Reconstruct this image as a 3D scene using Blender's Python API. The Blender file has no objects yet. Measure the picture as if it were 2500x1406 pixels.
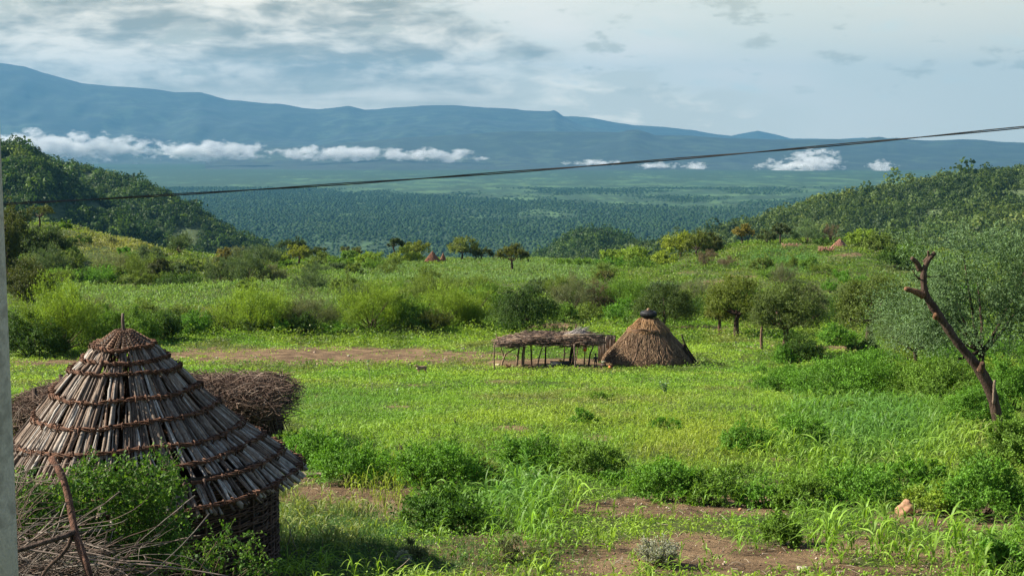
# Highland field with stick-roofed granary, thatched hut and valley beyond
HAZE_D = 3.3e-5; SUN_E = 5.0; EXPO = 1.27; SKY_S = 0.055; SKY_ALL = 0.43; CLOUDS = True; Q_ = 1.0
import bpy, math
import numpy as np
from mathutils import Vector, Matrix

# ------------------------------------------------------------------ camera numbers (photo 2500 x 1406)
F = 3472.0
PITCH = math.atan(373.0 / F)
CP, SP = math.cos(PITCH), math.sin(PITCH)

def ray(px, py):
    a = (np.asarray(px, float) - 1250.0) / F
    b = -(np.asarray(py, float) - 703.0) / F
    x = a; y = CP + b * SP; z = -SP + b * CP
    return x / y, z / y          # per metre of y
def at_px(px, py, d):
    u, s = ray(px, py)
    return np.array([float(u) * d, d, float(s) * d])
def project(x, y, z):
    dep = y * CP - z * SP
    up = y * SP + z * CP
    return 1250 + F * x / dep, 703 - F * up / dep
def mpp(d):                       # metres per photo pixel at distance d
    return d / F

scene = bpy.context.scene
ROOT = scene.collection

# ------------------------------------------------------------------ noise
def _hash(ix, iy, seed):
    h = (ix.astype(np.int64) * 374761393 + iy.astype(np.int64) * 668265263 + seed * 1442695041) & 0xFFFFFFFF
    h = ((h ^ (h >> 13)) * 1274126177) & 0xFFFFFFFF
    h = h ^ (h >> 16)
    return (h & 0xFFFF) / 65535.0
def vnoise(x, y, seed=0):
    x = np.asarray(x, float); y = np.asarray(y, float)
    ix = np.floor(x); iy = np.floor(y)
    fx = x - ix; fy = y - iy
    fx = fx * fx * (3 - 2 * fx); fy = fy * fy * (3 - 2 * fy)
    a = _hash(ix, iy, seed); b = _hash(ix + 1, iy, seed)
    c = _hash(ix, iy + 1, seed); d = _hash(ix + 1, iy + 1, seed)
    return (a * (1 - fx) + b * fx) * (1 - fy) + (c * (1 - fx) + d * fx) * fy
def fbm(x, y, seed=0, o=4):
    s = 0; a = 0.5; t = 0
    for k in range(o):
        s = s + a * vnoise(x, y, seed + k * 17); t += a
        x = x * 2.03 + 5.1; y = y * 2.03 + 1.7; a *= 0.5
    return s / t
def smooth(a, b, x):
    t = np.clip((x - a) / (b - a), 0, 1)
    return t * t * (3 - 2 * t)

# ------------------------------------------------------------------ terrain
_cols = {  # photo column : [(distance, photo row)], rows given on the ground
 -300: [(140,800),(180,762),(220,715),(260,680),(300,615),(340,560),(360,548),(400,553)],
 150:  [(140,800),(180,762),(220,715),(260,680),(300,620),(340,565),(360,553),(400,560)],
 300:  [(140,800),(180,762),(220,713),(260,684),(300,640),(340,597),(360,586),(400,592)],
 400:  [(140,800),(180,760),(220,710),(260,684),(300,648),(340,617),(360,609),(400,614)],
 500:  [(140,800),(180,758),(220,708),(260,683),(300,656),(340,634),(360,627),(400,630)],
 620:  [(140,800),(180,755),(220,705),(260,681),(300,664),(340,648),(380,641),(430,641)],
 900:  [(140,800),(180,750),(220,702),(260,679),(300,661),(340,650),(380,642),(430,637)],
 1250: [(140,800),(180,745),(220,700),(260,678),(300,660),(340,650),(380,642),(430,636)],
 1600: [(140,800),(180,748),(220,705),(260,680),(300,664),(340,652),(380,644),(430,650)],
 1700: [(140,800),(180,748),(220,705),(260,676),(300,652),(340,632),(365,622),(400,628)],
 1850: [(140,800),(180,748),(220,702),(260,664),(300,630),(340,600),(365,590),(400,600)],
 2050: [(140,800),(180,750),(220,702),(260,660),(300,622),(340,592),(365,584),(400,595)],
 2200: [(140,802),(180,752),(220,705),(260,668),(300,635),(340,611),(365,603),(400,612)],
 2450: [(140,805),(180,755),(220,708),(260,682),(300,656),(340,637),(380,627),(430,640)],
 2900: [(140,805),(180,755),(220,708),(260,682),(300,656),(340,637),(380,627),(430,640)]}
_near = [(0.0,-2.6),(3,-2.8),(5,-3.2),(8,-3.85),(12,-4.45),(16,-4.98),(20,-5.55),(28,-6.55),(40,-8.05),(66,-11.75),(96,None)]
_tail = [(520,-54),(600,-67),(900,-122),(1500,-212),(2500,-322),(3700,-349),(4200,-350),(60000,-350)]
VALLEY = -350.0
_D = np.concatenate([np.linspace(0, 60, 400), np.geomspace(60.3, 60000, 1600)])
_cu, _tab = [], []
def _z(row, d):
    return float(ray(1250, row)[1]) * d
for cx in sorted(_cols):
    pts = [(d, z if z is not None else _z(898, d)) for d, z in _near]
    pts += [(d, _z(r, d)) for d, r in _cols[cx]]
    pts += _tail
    ds = np.array([p[0] for p in pts], float); zs = np.array([p[1] for p in pts], float)
    # monotone-slope cubic (pchip)
    h = np.diff(ds); dl = np.diff(zs) / h
    m = np.zeros(len(ds)); m[0] = dl[0]; m[-1] = dl[-1]
    for i in range(1, len(ds) - 1):
        if dl[i-1] * dl[i] > 0:
            w1 = 2 * h[i] + h[i-1]; w2 = h[i] + 2 * h[i-1]
            m[i] = (w1 + w2) / (w1 / dl[i-1] + w2 / dl[i])
    k = np.clip(np.searchsorted(ds, _D, side='right') - 1, 0, len(ds) - 2)
    t = (_D - ds[k]) / h[k]
    z = ((2*t**3 - 3*t**2 + 1) * zs[k] + (t**3 - 2*t**2 + t) * h[k] * m[k]
         + (-2*t**3 + 3*t**2) * zs[k+1] + (t**3 - t**2) * h[k] * m[k+1])
    _cu.append(float(ray(cx, 640)[0])); _tab.append(z)
_cu = np.array(_cu); _tab = np.array(_tab)
def ground(x, y):
    x = np.asarray(x, float); y = np.asarray(y, float)
    yy = np.maximum(y, 0.0)
    u = x / np.maximum(yy, 6.0)
    i = np.clip(np.searchsorted(_cu, u, side='right') - 1, 0, len(_cu) - 2)
    f = np.clip((u - _cu[i]) / (_cu[i+1] - _cu[i]), 0, 1); f = f * f * (3 - 2 * f)
    k = np.clip(np.searchsorted(_D, yy, side='right') - 1, 0, len(_D) - 2)
    t = (yy - _D[k]) / (_D[k+1] - _D[k])
    za = _tab[i, k] * (1 - t) + _tab[i, k+1] * t
    zb = _tab[i+1, k] * (1 - t) + _tab[i+1, k+1] * t
    z = za * (1 - f) + zb * f
    amp = np.where(yy < 3500, 1.0, 0.0)
    z = z + amp * (fbm(x / 9, y / 9, 3, 3) - 0.5) * np.clip(yy / 120, 0.12, 1.4)
    z = z + (fbm(x / 1.3, y / 1.3, 9, 3) - 0.5) * 0.16 * smooth(80, 30, yy)
    return z
_md = np.geomspace(6, 6000, 900)
def on_ground(px, py):
    """where the sight line through a point of the photo meets the ground"""
    u, s = ray(px, py); u = float(u); s = float(s)
    g = ground(u * _md, _md)
    hit = np.nonzero(s * _md <= g)[0]
    d = _md[hit[0]] if len(hit) else 400.0
    if len(hit) and hit[0] > 0:
        a, b = _md[hit[0]-1], _md[hit[0]]
        for _ in range(12):
            m_ = 0.5 * (a + b)
            if s * m_ <= float(ground(u * m_, m_)): b = m_
            else: a = m_
        d = b
    return np.array([u * d, d, float(ground(u * d, d))])

# ------------------------------------------------------------------ mesh helpers
def tag(o, label=None, cat=None, group=None, kind=None):
    if label: o['label'] = label
    if cat: o['category'] = cat
    if group: o['group'] = group
    if kind: o['kind'] = kind
    return o
def empty(name, loc=(0, 0, 0), label=None, cat=None, group=None, rz=0.0):
    o = bpy.data.objects.new(name, None); ROOT.objects.link(o)
    o.location = loc; o.rotation_euler = (0, 0, rz); o.empty_display_size = 0.2
    return tag(o, label, cat, group)

class MB:
    def __init__(self):
        self.v = []; self.q = []; self.t = []; self.c = []; self.n = 0
    def add(self, V, Q=None, T=None, C=(1, 1, 1)):
        V = np.asarray(V, np.float32).reshape(-1, 3)
        C = np.asarray(C, np.float32)
        if C.ndim == 1: C = np.broadcast_to(C, (len(V), 3))
        self.v.append(V); self.c.append(C)
        if Q is not None and len(Q): self.q.append(np.asarray(Q, np.int64).reshape(-1, 4) + self.n)
        if T is not None and len(T): self.t.append(np.asarray(T, np.int64).reshape(-1, 3) + self.n)
        self.n += len(V)
        return self
    def build(self, name, mat, parent=None, smooth_=True):
        V = np.concatenate(self.v); C = np.concatenate(self.c)
        Q = np.concatenate(self.q) if self.q else np.zeros((0, 4), np.int64)
        T = np.concatenate(self.t) if self.t else np.zeros((0, 3), np.int64)
        me = bpy.data.meshes.new(name)
        me.vertices.add(len(V)); me.vertices.foreach_set('co', V.ravel())
        nl = len(Q) * 4 + len(T) * 3
        me.loops.add(nl)
        me.loops.foreach_set('vertex_index', np.concatenate([Q.ravel(), T.ravel()]).astype(np.int32))
        me.polygons.add(len(Q) + len(T))
        st = np.concatenate([np.arange(len(Q)) * 4, len(Q) * 4 + np.arange(len(T)) * 3]).astype(np.int32)
        me.polygons.foreach_set('loop_start', st)
        if smooth_: me.polygons.foreach_set('use_smooth', np.ones(len(Q) + len(T), bool))
        at = me.attributes.new('col', 'FLOAT_COLOR', 'POINT')
        at.data.foreach_set('color', np.concatenate([C, np.ones((len(C), 1), np.float32)], 1).astype(np.float32).ravel())
        me.update(calc_edges=True)
        me.materials.append(mat)
        o = bpy.data.objects.new(name, me); ROOT.objects.link(o)
        if parent is not None: o.parent = parent
        return o

def norm(a):
    return a / np.maximum(np.linalg.norm(a, axis=-1, keepdims=True), 1e-9)
def tubes(mb, P, R, sides=5, C=(1, 1, 1), cap=True):
    """P (n,k,3) centre lines, R (n,k) radii"""
    P = np.asarray(P, float); R = np.asarray(R, float)
    if P.ndim == 2: P = P[None]; R = R[None]
    if cap:
        P = np.concatenate([P[:, :1], P, P[:, -1:]], 1)
        R = np.concatenate([R[:, :1] * 0.01, R, R[:, -1:] * 0.01], 1)
    n, k, _ = P.shape
    T = np.gradient(P, axis=1)
    if cap:
        T[:, 0] = T[:, 2]; T[:, 1] = T[:, 2]; T[:, -1] = T[:, -3]; T[:, -2] = T[:, -3]
    T = norm(T)
    main = norm(P[:, -1] - P[:, 0] + 1e-6)
    ref = np.where(np.abs(main[:, 2:3]) > 0.8, np.array([[1., 0.03, 0]]), np.array([[0.03, 0.02, 1.]]))
    S = norm(np.cross(T, ref[:, None, :])); U = np.cross(S, T)
    a = np.arange(sides) * 2 * math.pi / sides
    V = P[:, :, None] + R[:, :, None, None] * (S[:, :, None] * np.cos(a)[None, None, :, None] + U[:, :, None] * np.sin(a)[None, None, :, None])
    idx = np.arange(n * k * sides).reshape(n, k, sides)
    A = idx[:, :-1]; B = idx[:, 1:]
    Q = np.stack([A, np.roll(A, -1, 2), np.roll(B, -1, 2), B], -1)
    C = np.asarray(C, float)
    if C.ndim == 2: C = np.repeat(C, k * sides, 0)
    mb.add(V, Q, C=C)
def leaves(mb, P, D, L, W, rng, C, up=0.0, nrm=None):
    """diamond leaves at P pointing along D, length L, width W"""
    n = len(P)
    D = norm(D)
    r = rng.normal(size=(n, 3)); r[:, 2] += up
    if nrm is not None: r = r * .55 + norm(nrm) * 1.15
    S = norm(np.cross(D, r))
    L = np.broadcast_to(np.asarray(L, float), (n,))[:, None]; W = np.broadcast_to(np.asarray(W, float), (n,))[:, None]
    mid = P + D * L * 0.45
    V = np.stack([P, mid + S * W * 0.5, P + D * L, mid - S * W * 0.5], 1)
    Q = np.arange(n * 4).reshape(n, 4)
    C = np.asarray(C, float)
    if C.ndim == 2: C = np.repeat(C, 4, 0)
    mb.add(V, Q, C=C)
def blades(mb, base, B, H, Lb, Wb, K, rng, C, spread=1.0):
    """arching grass / sorghum blades: B per plant"""
    n = len(base)
    H = np.broadcast_to(np.asarray(H, float), (n,)); Lb = np.broadcast_to(np.asarray(Lb, float), (n,))
    az = rng.uniform(0, 2 * math.pi, (n, 1)) + np.arange(B)[None] * 2.4 + rng.normal(0, .35, (n, B))
    h0 = H[:, None] * rng.uniform(0.02, 0.75, (n, B))
    L = Lb[:, None] * rng.uniform(0.6, 1.15, (n, B)); hz = rng.uniform(.35, .85, (n, B)) * spread
    dp = rng.uniform(.5, 1.15, (n, B))
    t = np.linspace(0, 1, K + 1)
    dx = np.cos(az)[..., None]; dy = np.sin(az)[..., None]
    r = L[..., None] * hz[..., None] * (0.35 * t + 0.65 * t ** 2)
    z = h0[..., None] + L[..., None] * (1.05 * t - dp[..., None] * t ** 2.2)
    z = np.maximum(z, 0.01)
    w = Wb * 0.5 * np.minimum(1, (0.35 + 3.2 * t)) * (1 - t) ** 0.7 + 0.0008
    w = np.broadcast_to(w, r.shape) * rng.uniform(.7, 1.2, (n, B, 1))
    cx = base[:, 0, None, None] + dx * r; cy = base[:, 1, None, None] + dy * r; cz = base[:, 2, None, None] + z
    tw = rng.normal(0, .5, (n, B, 1)) * np.ones(K + 1)
    sx = -dy * np.cos(tw); sy = dx * np.cos(tw); sz = np.sin(tw) * np.ones_like(r)
    V = np.stack([np.stack([cx - sx*w, cy - sy*w, cz - sz*w], -1), np.stack([cx + sx*w, cy + sy*w, cz + sz*w], -1)], 3)
    idx = np.arange(n * B * (K + 1) * 2).reshape(n, B, K + 1, 2)
    Q = np.stack([idx[:, :, :-1, 0], idx[:, :, :-1, 1], idx[:, :, 1:, 1], idx[:, :, 1:, 0]], -1)
    C = np.asarray(C, float)
    if C.ndim == 2:
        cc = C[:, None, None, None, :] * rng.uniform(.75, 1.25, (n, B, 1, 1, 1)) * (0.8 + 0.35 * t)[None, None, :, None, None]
        C = np.broadcast_to(cc, (n, B, K + 1, 2, 3)).reshape(-1, 3)
    mb.add(V, Q, C=C)
def lathe(mb, prof, n=24, C=(1, 1, 1), M=None, wob=0, rng=None):
    prof = np.asarray(prof, float); k = len(prof)
    a = np.arange(n) * 2 * math.pi / n
    R = prof[:, 0][:, None] * np.ones(n)
    if wob: R = R * (1 + rng.normal(0, wob, (k, n)))
    V = np.stack([R * np.cos(a), R * np.sin(a), prof[:, 1][:, None] * np.ones(n)], -1)
    idx = np.arange(k * n).reshape(k, n)
    A = idx[:-1]; B = idx[1:]
    Q = np.stack([A, np.roll(A, -1, 1), np.roll(B, -1, 1), B], -1)
    V = V.reshape(-1, 3)
    if M is not None: V = V @ np.array(M.to_3x3()).T + np.array(M.translation)
    mb.add(V, Q, C=C)
def box(mb, c, s, C=(1, 1, 1), rot=None):
    v = np.array([[x, y, z] for x in (-.5, .5) for y in (-.5, .5) for z in (-.5, .5)]) * np.array(s)
    if rot is not None: v = v @ np.array(rot).T
    v = v + np.array(c)
    q = [[0,1,3,2],[4,6,7,5],[0,4,5,1],[2,3,7,6],[0,2,6,4],[1,5,7,3]]
    mb.add(v, q, C=C)
def blob(mb, c, r, rng, C=(1, 1, 1), n=16, m=10, rough=.12, flat=0.6, cut=1.0):
    """irregular rounded stone"""
    th = np.linspace(0, math.pi, m); ph = np.arange(n) * 2 * math.pi / n
    T, Pp = np.meshgrid(th, ph, indexing='ij')
    d = np.stack([np.sin(T) * np.cos(Pp), np.sin(T) * np.sin(Pp), np.cos(T)], -1)
    R = np.ones(T.shape)
    for _ in range(14):
        pn = norm(rng.normal(size=3)); k = d @ pn
        R = np.where(k > .62, R * np.minimum(1, (1 - (k - .62) * rng.uniform(.4, 1.0) * cut)), R)
    R = R * (1 + rough * (fbm(d[..., 0] * 2 + 7, d[..., 1] * 2 + d[..., 2] * 3, int(rng.integers(99)), 3) - .5))
    V = d * R[..., None] * np.array(r) + np.array(c)
    idx = np.arange(m * n).reshape(m, n); A = idx[:-1]; B = idx[1:]
    mb.add(V, np.stack([A, B, np.roll(B, -1, 1), np.roll(A, -1, 1)], -1), C=C)

# ------------------------------------------------------------------ materials
def newmat(name):
    m = bpy.data.materials.new(name); m.use_nodes = True
    nt = m.node_tree; nt.nodes.clear()
    out = nt.nodes.new('ShaderNodeOutputMaterial')
    return m, nt, out
def N(nt, kind, **kw):
    n = nt.nodes.new('ShaderNode' + kind)
    for k, v in kw.items():
        if k in n.inputs.keys(): n.inputs[k].default_value = v
        else: setattr(n, k, v)
    return n
def lk(nt, a, b): nt.links.new(a, b)
def mixc(nt, fac, a, b, mode='MIX'):
    n = nt.nodes.new('ShaderNodeMix'); n.data_type = 'RGBA'; n.blend_type = mode
    for s, v in ((n.inputs[0], fac), (n.inputs[6], a), (n.inputs[7], b)):
        if isinstance(v, bpy.types.NodeSocket): lk(nt, v, s)
        elif s.type == 'RGBA': s.default_value = (*v, 1) if len(v) == 3 else v
        else: s.default_value = v
    return n.outputs[2]
def mth(nt, op, a, b=0.0, c=0.0, clamp=False):
    n = nt.nodes.new('ShaderNodeMath'); n.operation = op; n.use_clamp = clamp
    for s, v in zip(n.inputs, (a, b, c)):
        if isinstance(v, bpy.types.NodeSocket): lk(nt, v, s)
        else: s.default_value = v
    return n.outputs[0]
def rampf(nt, fac, lo, hi):
    n = N(nt, 'MapRange', interpolation_type='SMOOTHSTEP'); lk(nt, fac, n.inputs[0])
    n.inputs[1].default_value = lo; n.inputs[2].default_value = hi
    return n.outputs[0]
def noise(nt, vec, scale, detail=4, rough=.55, typ='FBM'):
    n = N(nt, 'TexNoise', Scale=scale, Detail=detail, Roughness=rough)
    if vec is not None: lk(nt, vec, n.inputs['Vector'])
    return n.outputs['Fac']

def foliage_mat(name, trans=0.38, rough=.6, gloss=.2):
    m, nt, out = newmat(name)
    at = N(nt, 'Attribute', attribute_name='col')
    oi = N(nt, 'ObjectInfo')
    c = mixc(nt, 1.0, at.outputs['Color'], oi.outputs['Color'], 'MULTIPLY')
    p = N(nt, 'BsdfPrincipled', Roughness=rough)
    p.inputs['Specular IOR Level'].default_value = gloss
    lk(nt, c, p.inputs['Base Color'])
    t = N(nt, 'BsdfTranslucent')
    yel = mixc(nt, 1.0, c, (1.12, 1.12, .5), 'MULTIPLY')
    lk(nt, yel, t.inputs['Color'])
    mx = N(nt, 'MixShader'); mx.inputs[0].default_value = trans
    lk(nt, p.outputs[0], mx.inputs[1]); lk(nt, t.outputs[0], mx.inputs[2])
    lk(nt, mx.outputs[0], out.inputs['Surface'])
    return m
def solid_mat(name, scale=30, var=.35, rough=.85, bump=.3, stretch=(1, 1, 1), dirt=None, spec=.3, bd=.02):
    """vertex tinted, with procedural mottling and bump"""
    m, nt, out = newmat(name)
    at = N(nt, 'Attribute', attribute_name='col')
    oi = N(nt, 'ObjectInfo')
    base = mixc(nt, 1.0, at.outputs['Color'], oi.outputs['Color'], 'MULTIPLY')
    tc = N(nt, 'TexCoord'); mp = N(nt, 'Mapping'); mp.inputs['Scale'].default_value = stretch
    lk(nt, tc.outputs['Object'], mp.inputs[0])
    n1 = noise(nt, mp.outputs[0], scale, 6, .65)
    f = N(nt, 'MapRange'); lk(nt, n1, f.inputs[0]); f.inputs[1].default_value = .3; f.inputs[2].default_value = .7
    f.inputs[3].default_value = 1 - var; f.inputs[4].default_value = 1 + var
    cc = N(nt, 'CombineColor')
    for i in range(3): lk(nt, f.outputs[0], cc.inputs[i])
    col = mixc(nt, 1.0, base, cc.outputs[0], 'MULTIPLY')
    if dirt:
        n2 = noise(nt, tc.outputs['Object'], scale * .13, 4)
        col = mixc(nt, mth(nt, 'MULTIPLY', rampf(nt, n2, .45, .65), .6), col, dirt)
    p = N(nt, 'BsdfPrincipled', Roughness=rough); p.inputs['Specular IOR Level'].default_value = spec
    lk(nt, col, p.inputs['Base Color'])
    if bump:
        b = N(nt, 'Bump', Strength=bump, Distance=bd); lk(nt, n1, b.inputs['Height']); lk(nt, b.outputs[0], p.inputs['Normal'])
    lk(nt, p.outputs[0], out.inputs['Surface'])
    return m
M_LEAF = foliage_mat('leaf', .36)
M_GRASS = foliage_mat('grass_blade', .45, .5, .25)
M_BARK = solid_mat('bark', 22, .65, .95, 1.0, (1.6, 1.6, .22), dirt=(.05, .026, .018), bd=.07)
M_STICK = solid_mat('weathered_stick', 26, .45, .85, .5, (1, 1, .5))
M_TWIG = solid_mat('twig', 20, .35, .85, .2)
M_THATCH = solid_mat('thatch', 9, .3, .9, .2)
M_STONE = solid_mat('stone', 7, .3, .85, .7)
M_PLAIN = solid_mat('plain', 12, .18, .7, .1)
# ------------------------------------------------------------------ soil map, drawn on the ground in plan
SOIL = [(790,868,480,23,.92),(150,886,150,12,.75),(1430,887,255,11,1.6),(1350,797,90,9,.9),(1700,803,130,8,.7),
 (2000,848,170,7,.6),(2085,852,60,8,.8),(1120,862,90,10,.5),(870,1212,175,38,1.5),(720,1170,70,18,.9),(950,1250,75,22,.8),
 (1650,1350,850,55,.72),(2212,1262,50,18,1.4),(2330,1268,180,24,1.6),(1700,1236,250,26,1.6),(1650,1240,260,30,1.2),(1900,1222,190,16,.9),(2340,1268,190,30,1.25),(1850,1335,380,34,.7),(2100,1392,420,22,.85),
 (1300,1392,320,28,.6),(1200,1305,120,20,.45),(1450,1385,180,30,.8),(1010,1300,90,20,.4),(820,1300,90,20,.35),
 (1240,1048,80,10,.7),(1465,1070,45,9,.95),(960,990,60,6,.5),(760,972,60,8,.55),(1220,931,80,5,.5),(1720,1035,60,8,.35),
 (2010,975,60,7,.5),(1560,1010,60,5,.35),(1000,940,60,4,.4),(1850,1035,40,5,.3),(1900,1120,40,8,.35),
 (340,767,95,7,.9),(480,775,90,6,.7),(1760,690,80,8,.6),(1810,675,70,5,.45),(1500,664,90,3,.5),(1950,705,90,5,.4),(2080,622,50,6,.7),(1680,665,50,5,.5)]
def soil_at(x, y, z=None):
    if z is None: z = ground(x, y)
    px, py = project(x, y, z)
    s = np.zeros(np.shape(px))
    for cx, cy, rx, ry, k in SOIL:
        g = np.exp(-(((px - cx) / rx) ** 2 + ((py - cy) / ry) ** 2) ** 1.4)
        s = np.maximum(s, g * k)
    n = fbm(x / 1.1 + 3, y / 2.3, 21, 4)
    s = s + (n - .5) * .9 * np.clip(s * 3, .25, 1)
    return np.clip(s, 0, 1.2)
def tan_at(px, py):                       # dry grass on the hillocks
    g = np.exp(-(((px - 260) / 150) ** 2 + ((py - 600) / 34) ** 2))
    g = np.maximum(g, .7 * np.exp(-(((px - 480) / 130) ** 2 + ((py - 655) / 16) ** 2)))
    g = np.maximum(g, .5 * np.exp(-(((px - 470) / 180) ** 2 + ((py - 765) / 14) ** 2)))
    return g

def polar_grid(u0, u1, nu, ds):
    us = np.linspace(u0, u1, nu)
    U, Dd = np.meshgrid(us, ds, indexing='xy')
    return U, Dd
def grid_faces(nr, nc):
    idx = np.arange(nr * nc).reshape(nr, nc)
    return np.stack([idx[:-1, :-1], idx[:-1, 1:], idx[1:, 1:], idx[1:, :-1]], -1)

# ground: one sheet from behind the camera to beyond the mountains
ds = np.concatenate([np.linspace(-30, 9, 14), np.geomspace(9.4, 460, 560), np.geomspace(470, 29000, 200)])
us = np.linspace(-.62, .62, 380)
U, Dd = np.meshgrid(us, ds, indexing='xy')
X = U * np.maximum(Dd, 0) + np.sign(U) * np.abs(U) * 60 * smooth(60, -30, Dd)
Z = ground(X, Dd)
S = np.where((Dd > 9) & (Dd < 460), soil_at(X, np.maximum(Dd, 9), Z), 0)
nearmask = smooth(700, 430, Dd)
mb = MB()
C = np.stack([S, nearmask, np.zeros_like(S)], -1).reshape(-1, 3)
mb.add(np.stack([X, Dd, Z], -1), grid_faces(*X.shape), C=C)
m, nt, out = newmat('ground')
geo = N(nt, 'NewGeometry'); pos = geo.outputs['Position']
at = N(nt, 'Attribute', attribute_name='col'); sp = N(nt, 'SeparateColor'); lk(nt, at.outputs['Color'], sp.inputs[0])
n_f = noise(nt, pos, 9, 8, .7); n_m = noise(nt, pos, .9, 5); n_c = noise(nt, pos, 40, 4, .7)
soilc = mixc(nt, rampf(nt, n_f, .35, .65), (.05, .03, .017), (.20, .128, .068))
soilc = mixc(nt, rampf(nt, n_m, .4, .65), soilc, (.25, .165, .09))
soilc = mixc(nt, rampf(nt, n_c, .62, .70), soilc, (.36, .28, .20))
soilc = mixc(nt, mth(nt, 'MULTIPLY', rampf(nt, n_c, .42, .32), .7), soilc, (.05, .028, .018))
turf = mixc(nt, rampf(nt, n_f, .35, .65), (.035, .065, .012), (.09, .13, .025))
turf = mixc(nt, mth(nt, 'MULTIPLY', rampf(nt, n_m, .45, .65), .45), turf, (.13, .10, .045))
nearc = mixc(nt, rampf(nt, sp.outputs[0], .25, .62), turf, soilc)
# far plain: dark woodland with lighter fields, dusty clearings
sc = N(nt, 'Mapping'); sc.inputs['Scale'].default_value = (1, 1, 0); lk(nt, pos, sc.inputs[0])
sv = N(nt, 'SeparateXYZ'); lk(nt, pos, sv.inputs[0])
st = N(nt, 'Mapping'); st.inputs['Scale'].default_value = (1, .55, 0); lk(nt, pos, st.inputs[0])
w1 = noise(nt, sc.outputs[0], .05, 3, .7)
w2 = noise(nt, st.outputs[0], .0022, 6, .65)
w3 = noise(nt, st.outputs[0], .0005, 4, .6)
wood = mixc(nt, rampf(nt, w1, .4, .6), (.022, .045, .017), (.036, .066, .024))
field = mixc(nt, rampf(nt, noise(nt, st.outputs[0], .004, 4), .4, .62), (.035, .075, .032), (.08, .14, .05))
ff = mth(nt, 'ADD', w2, mth(nt, 'MULTIPLY', rampf(nt, sv.outputs[1], 5200, 9500), .10))
ff = mth(nt, 'SUBTRACT', ff, mth(nt, 'MULTIPLY', rampf(nt, sv.outputs[1], 9500, 14500), .14))
ff = mth(nt, 'SUBTRACT', ff, mth(nt, 'MULTIPLY', rampf(nt, mth(nt, 'DIVIDE', sv.outputs[0], sv.outputs[1]), -.12, -.22), .10))
sx2 = N(nt, 'Mapping'); sx2.inputs['Scale'].default_value = (1, .22, 0); lk(nt, pos, sx2.inputs[0])
ff = mth(nt, 'ADD', ff, mth(nt, 'MULTIPLY', mth(nt, 'SUBTRACT', noise(nt, sx2.outputs[0], .009, 6, .8), .5), 1.1))
far = mixc(nt, rampf(nt, ff, .52, .66), wood, field)
far = mixc(nt, mth(nt, 'MULTIPLY', rampf(nt, noise(nt, st.outputs[0], .0011, 5, .7), .72, .76), .8), far, (.34, .25, .17))
col = mixc(nt, sp.outputs[1], far, nearc)
p = N(nt, 'BsdfPrincipled', Roughness=.95); p.inputs['Specular IOR Level'].default_value = .15
lk(nt, col, p.inputs['Base Color'])
b = N(nt, 'Bump', Strength=1.0, Distance=.12); lk(nt, n_f, b.inputs['Height'])
lk(nt, b.outputs[0], p.inputs['Normal'])
lk(nt, p.outputs[0], out.inputs['Surface'])
tag(mb.build('ground', m), kind='structure')

# ------------------------------------------------------------------ hills in the middle distance, with their woods
m_h, nt, out = newmat('hill')
geo = N(nt, 'NewGeometry')
n1 = noise(nt, geo.outputs['Position'], .03, 6, .7); n2 = noise(nt, geo.outputs['Position'], .25, 4, .7)
c_ = mixc(nt, rampf(nt, n2, .35, .65), (.035, .06, .016), (.085, .12, .03))
c_ = mixc(nt, mth(nt, 'MULTIPLY', rampf(nt, n1, .58, .72), .7), c_, (.19, .20, .07))
p = N(nt, 'BsdfPrincipled', Roughness=.95); lk(nt, c_, p.inputs['Base Color']); lk(nt, p.outputs[0], out.inputs['Surface'])

HILLS = {}
def hill(name, crest, front, back, d0, d1, seed, gul=7.0, drop=0.0):
    cp = np.array(crest, float)
    uu = np.array([float(ray(a, r)[0]) for a, r, d in crest]); dd = cp[:, 2]
    zz = np.array([float(ray(a, r)[1]) * d for a, r, d in crest]) - drop
    def z_at(u, d, drop=drop):
        dc = np.interp(u, uu, dd); zc = np.interp(u, uu, zz)
        k = d - dc
        x = u * d
        g = (fbm(x / 150, d / 210, seed, 4) - .5) * 2 * gul
        z = np.where(k < 0, zc + front * (-(np.sqrt(k * k + 900) - 30)), zc - back * (np.sqrt(k * k + 900) - 30))
        z = z + g * smooth(0, 120, np.abs(k)) * 1.0 + (fbm(x / 40, d / 40, seed + 5, 3) - .5) * 2.5
        edge = np.minimum(smooth(uu[0] - .0, uu[0] + .02, u), 1 - smooth(uu[-1] - .02, uu[-1], u))
        return z - (1 - edge) * 60
    us = np.linspace(uu[0], uu[-1], 150); ds = np.linspace(d0, d1, 110)
    U, Dd = np.meshgrid(us, ds, indexing='xy')
    Z = np.maximum(z_at(U, Dd), VALLEY - 1)
    mb = MB(); mb.add(np.stack([U * Dd, Dd, Z], -1), grid_faces(*U.shape))
    o = tag(mb.build(name, m_h), kind='structure')
    HILLS[name] = (z_at, uu, dd)
    return z_at, uu
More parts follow.
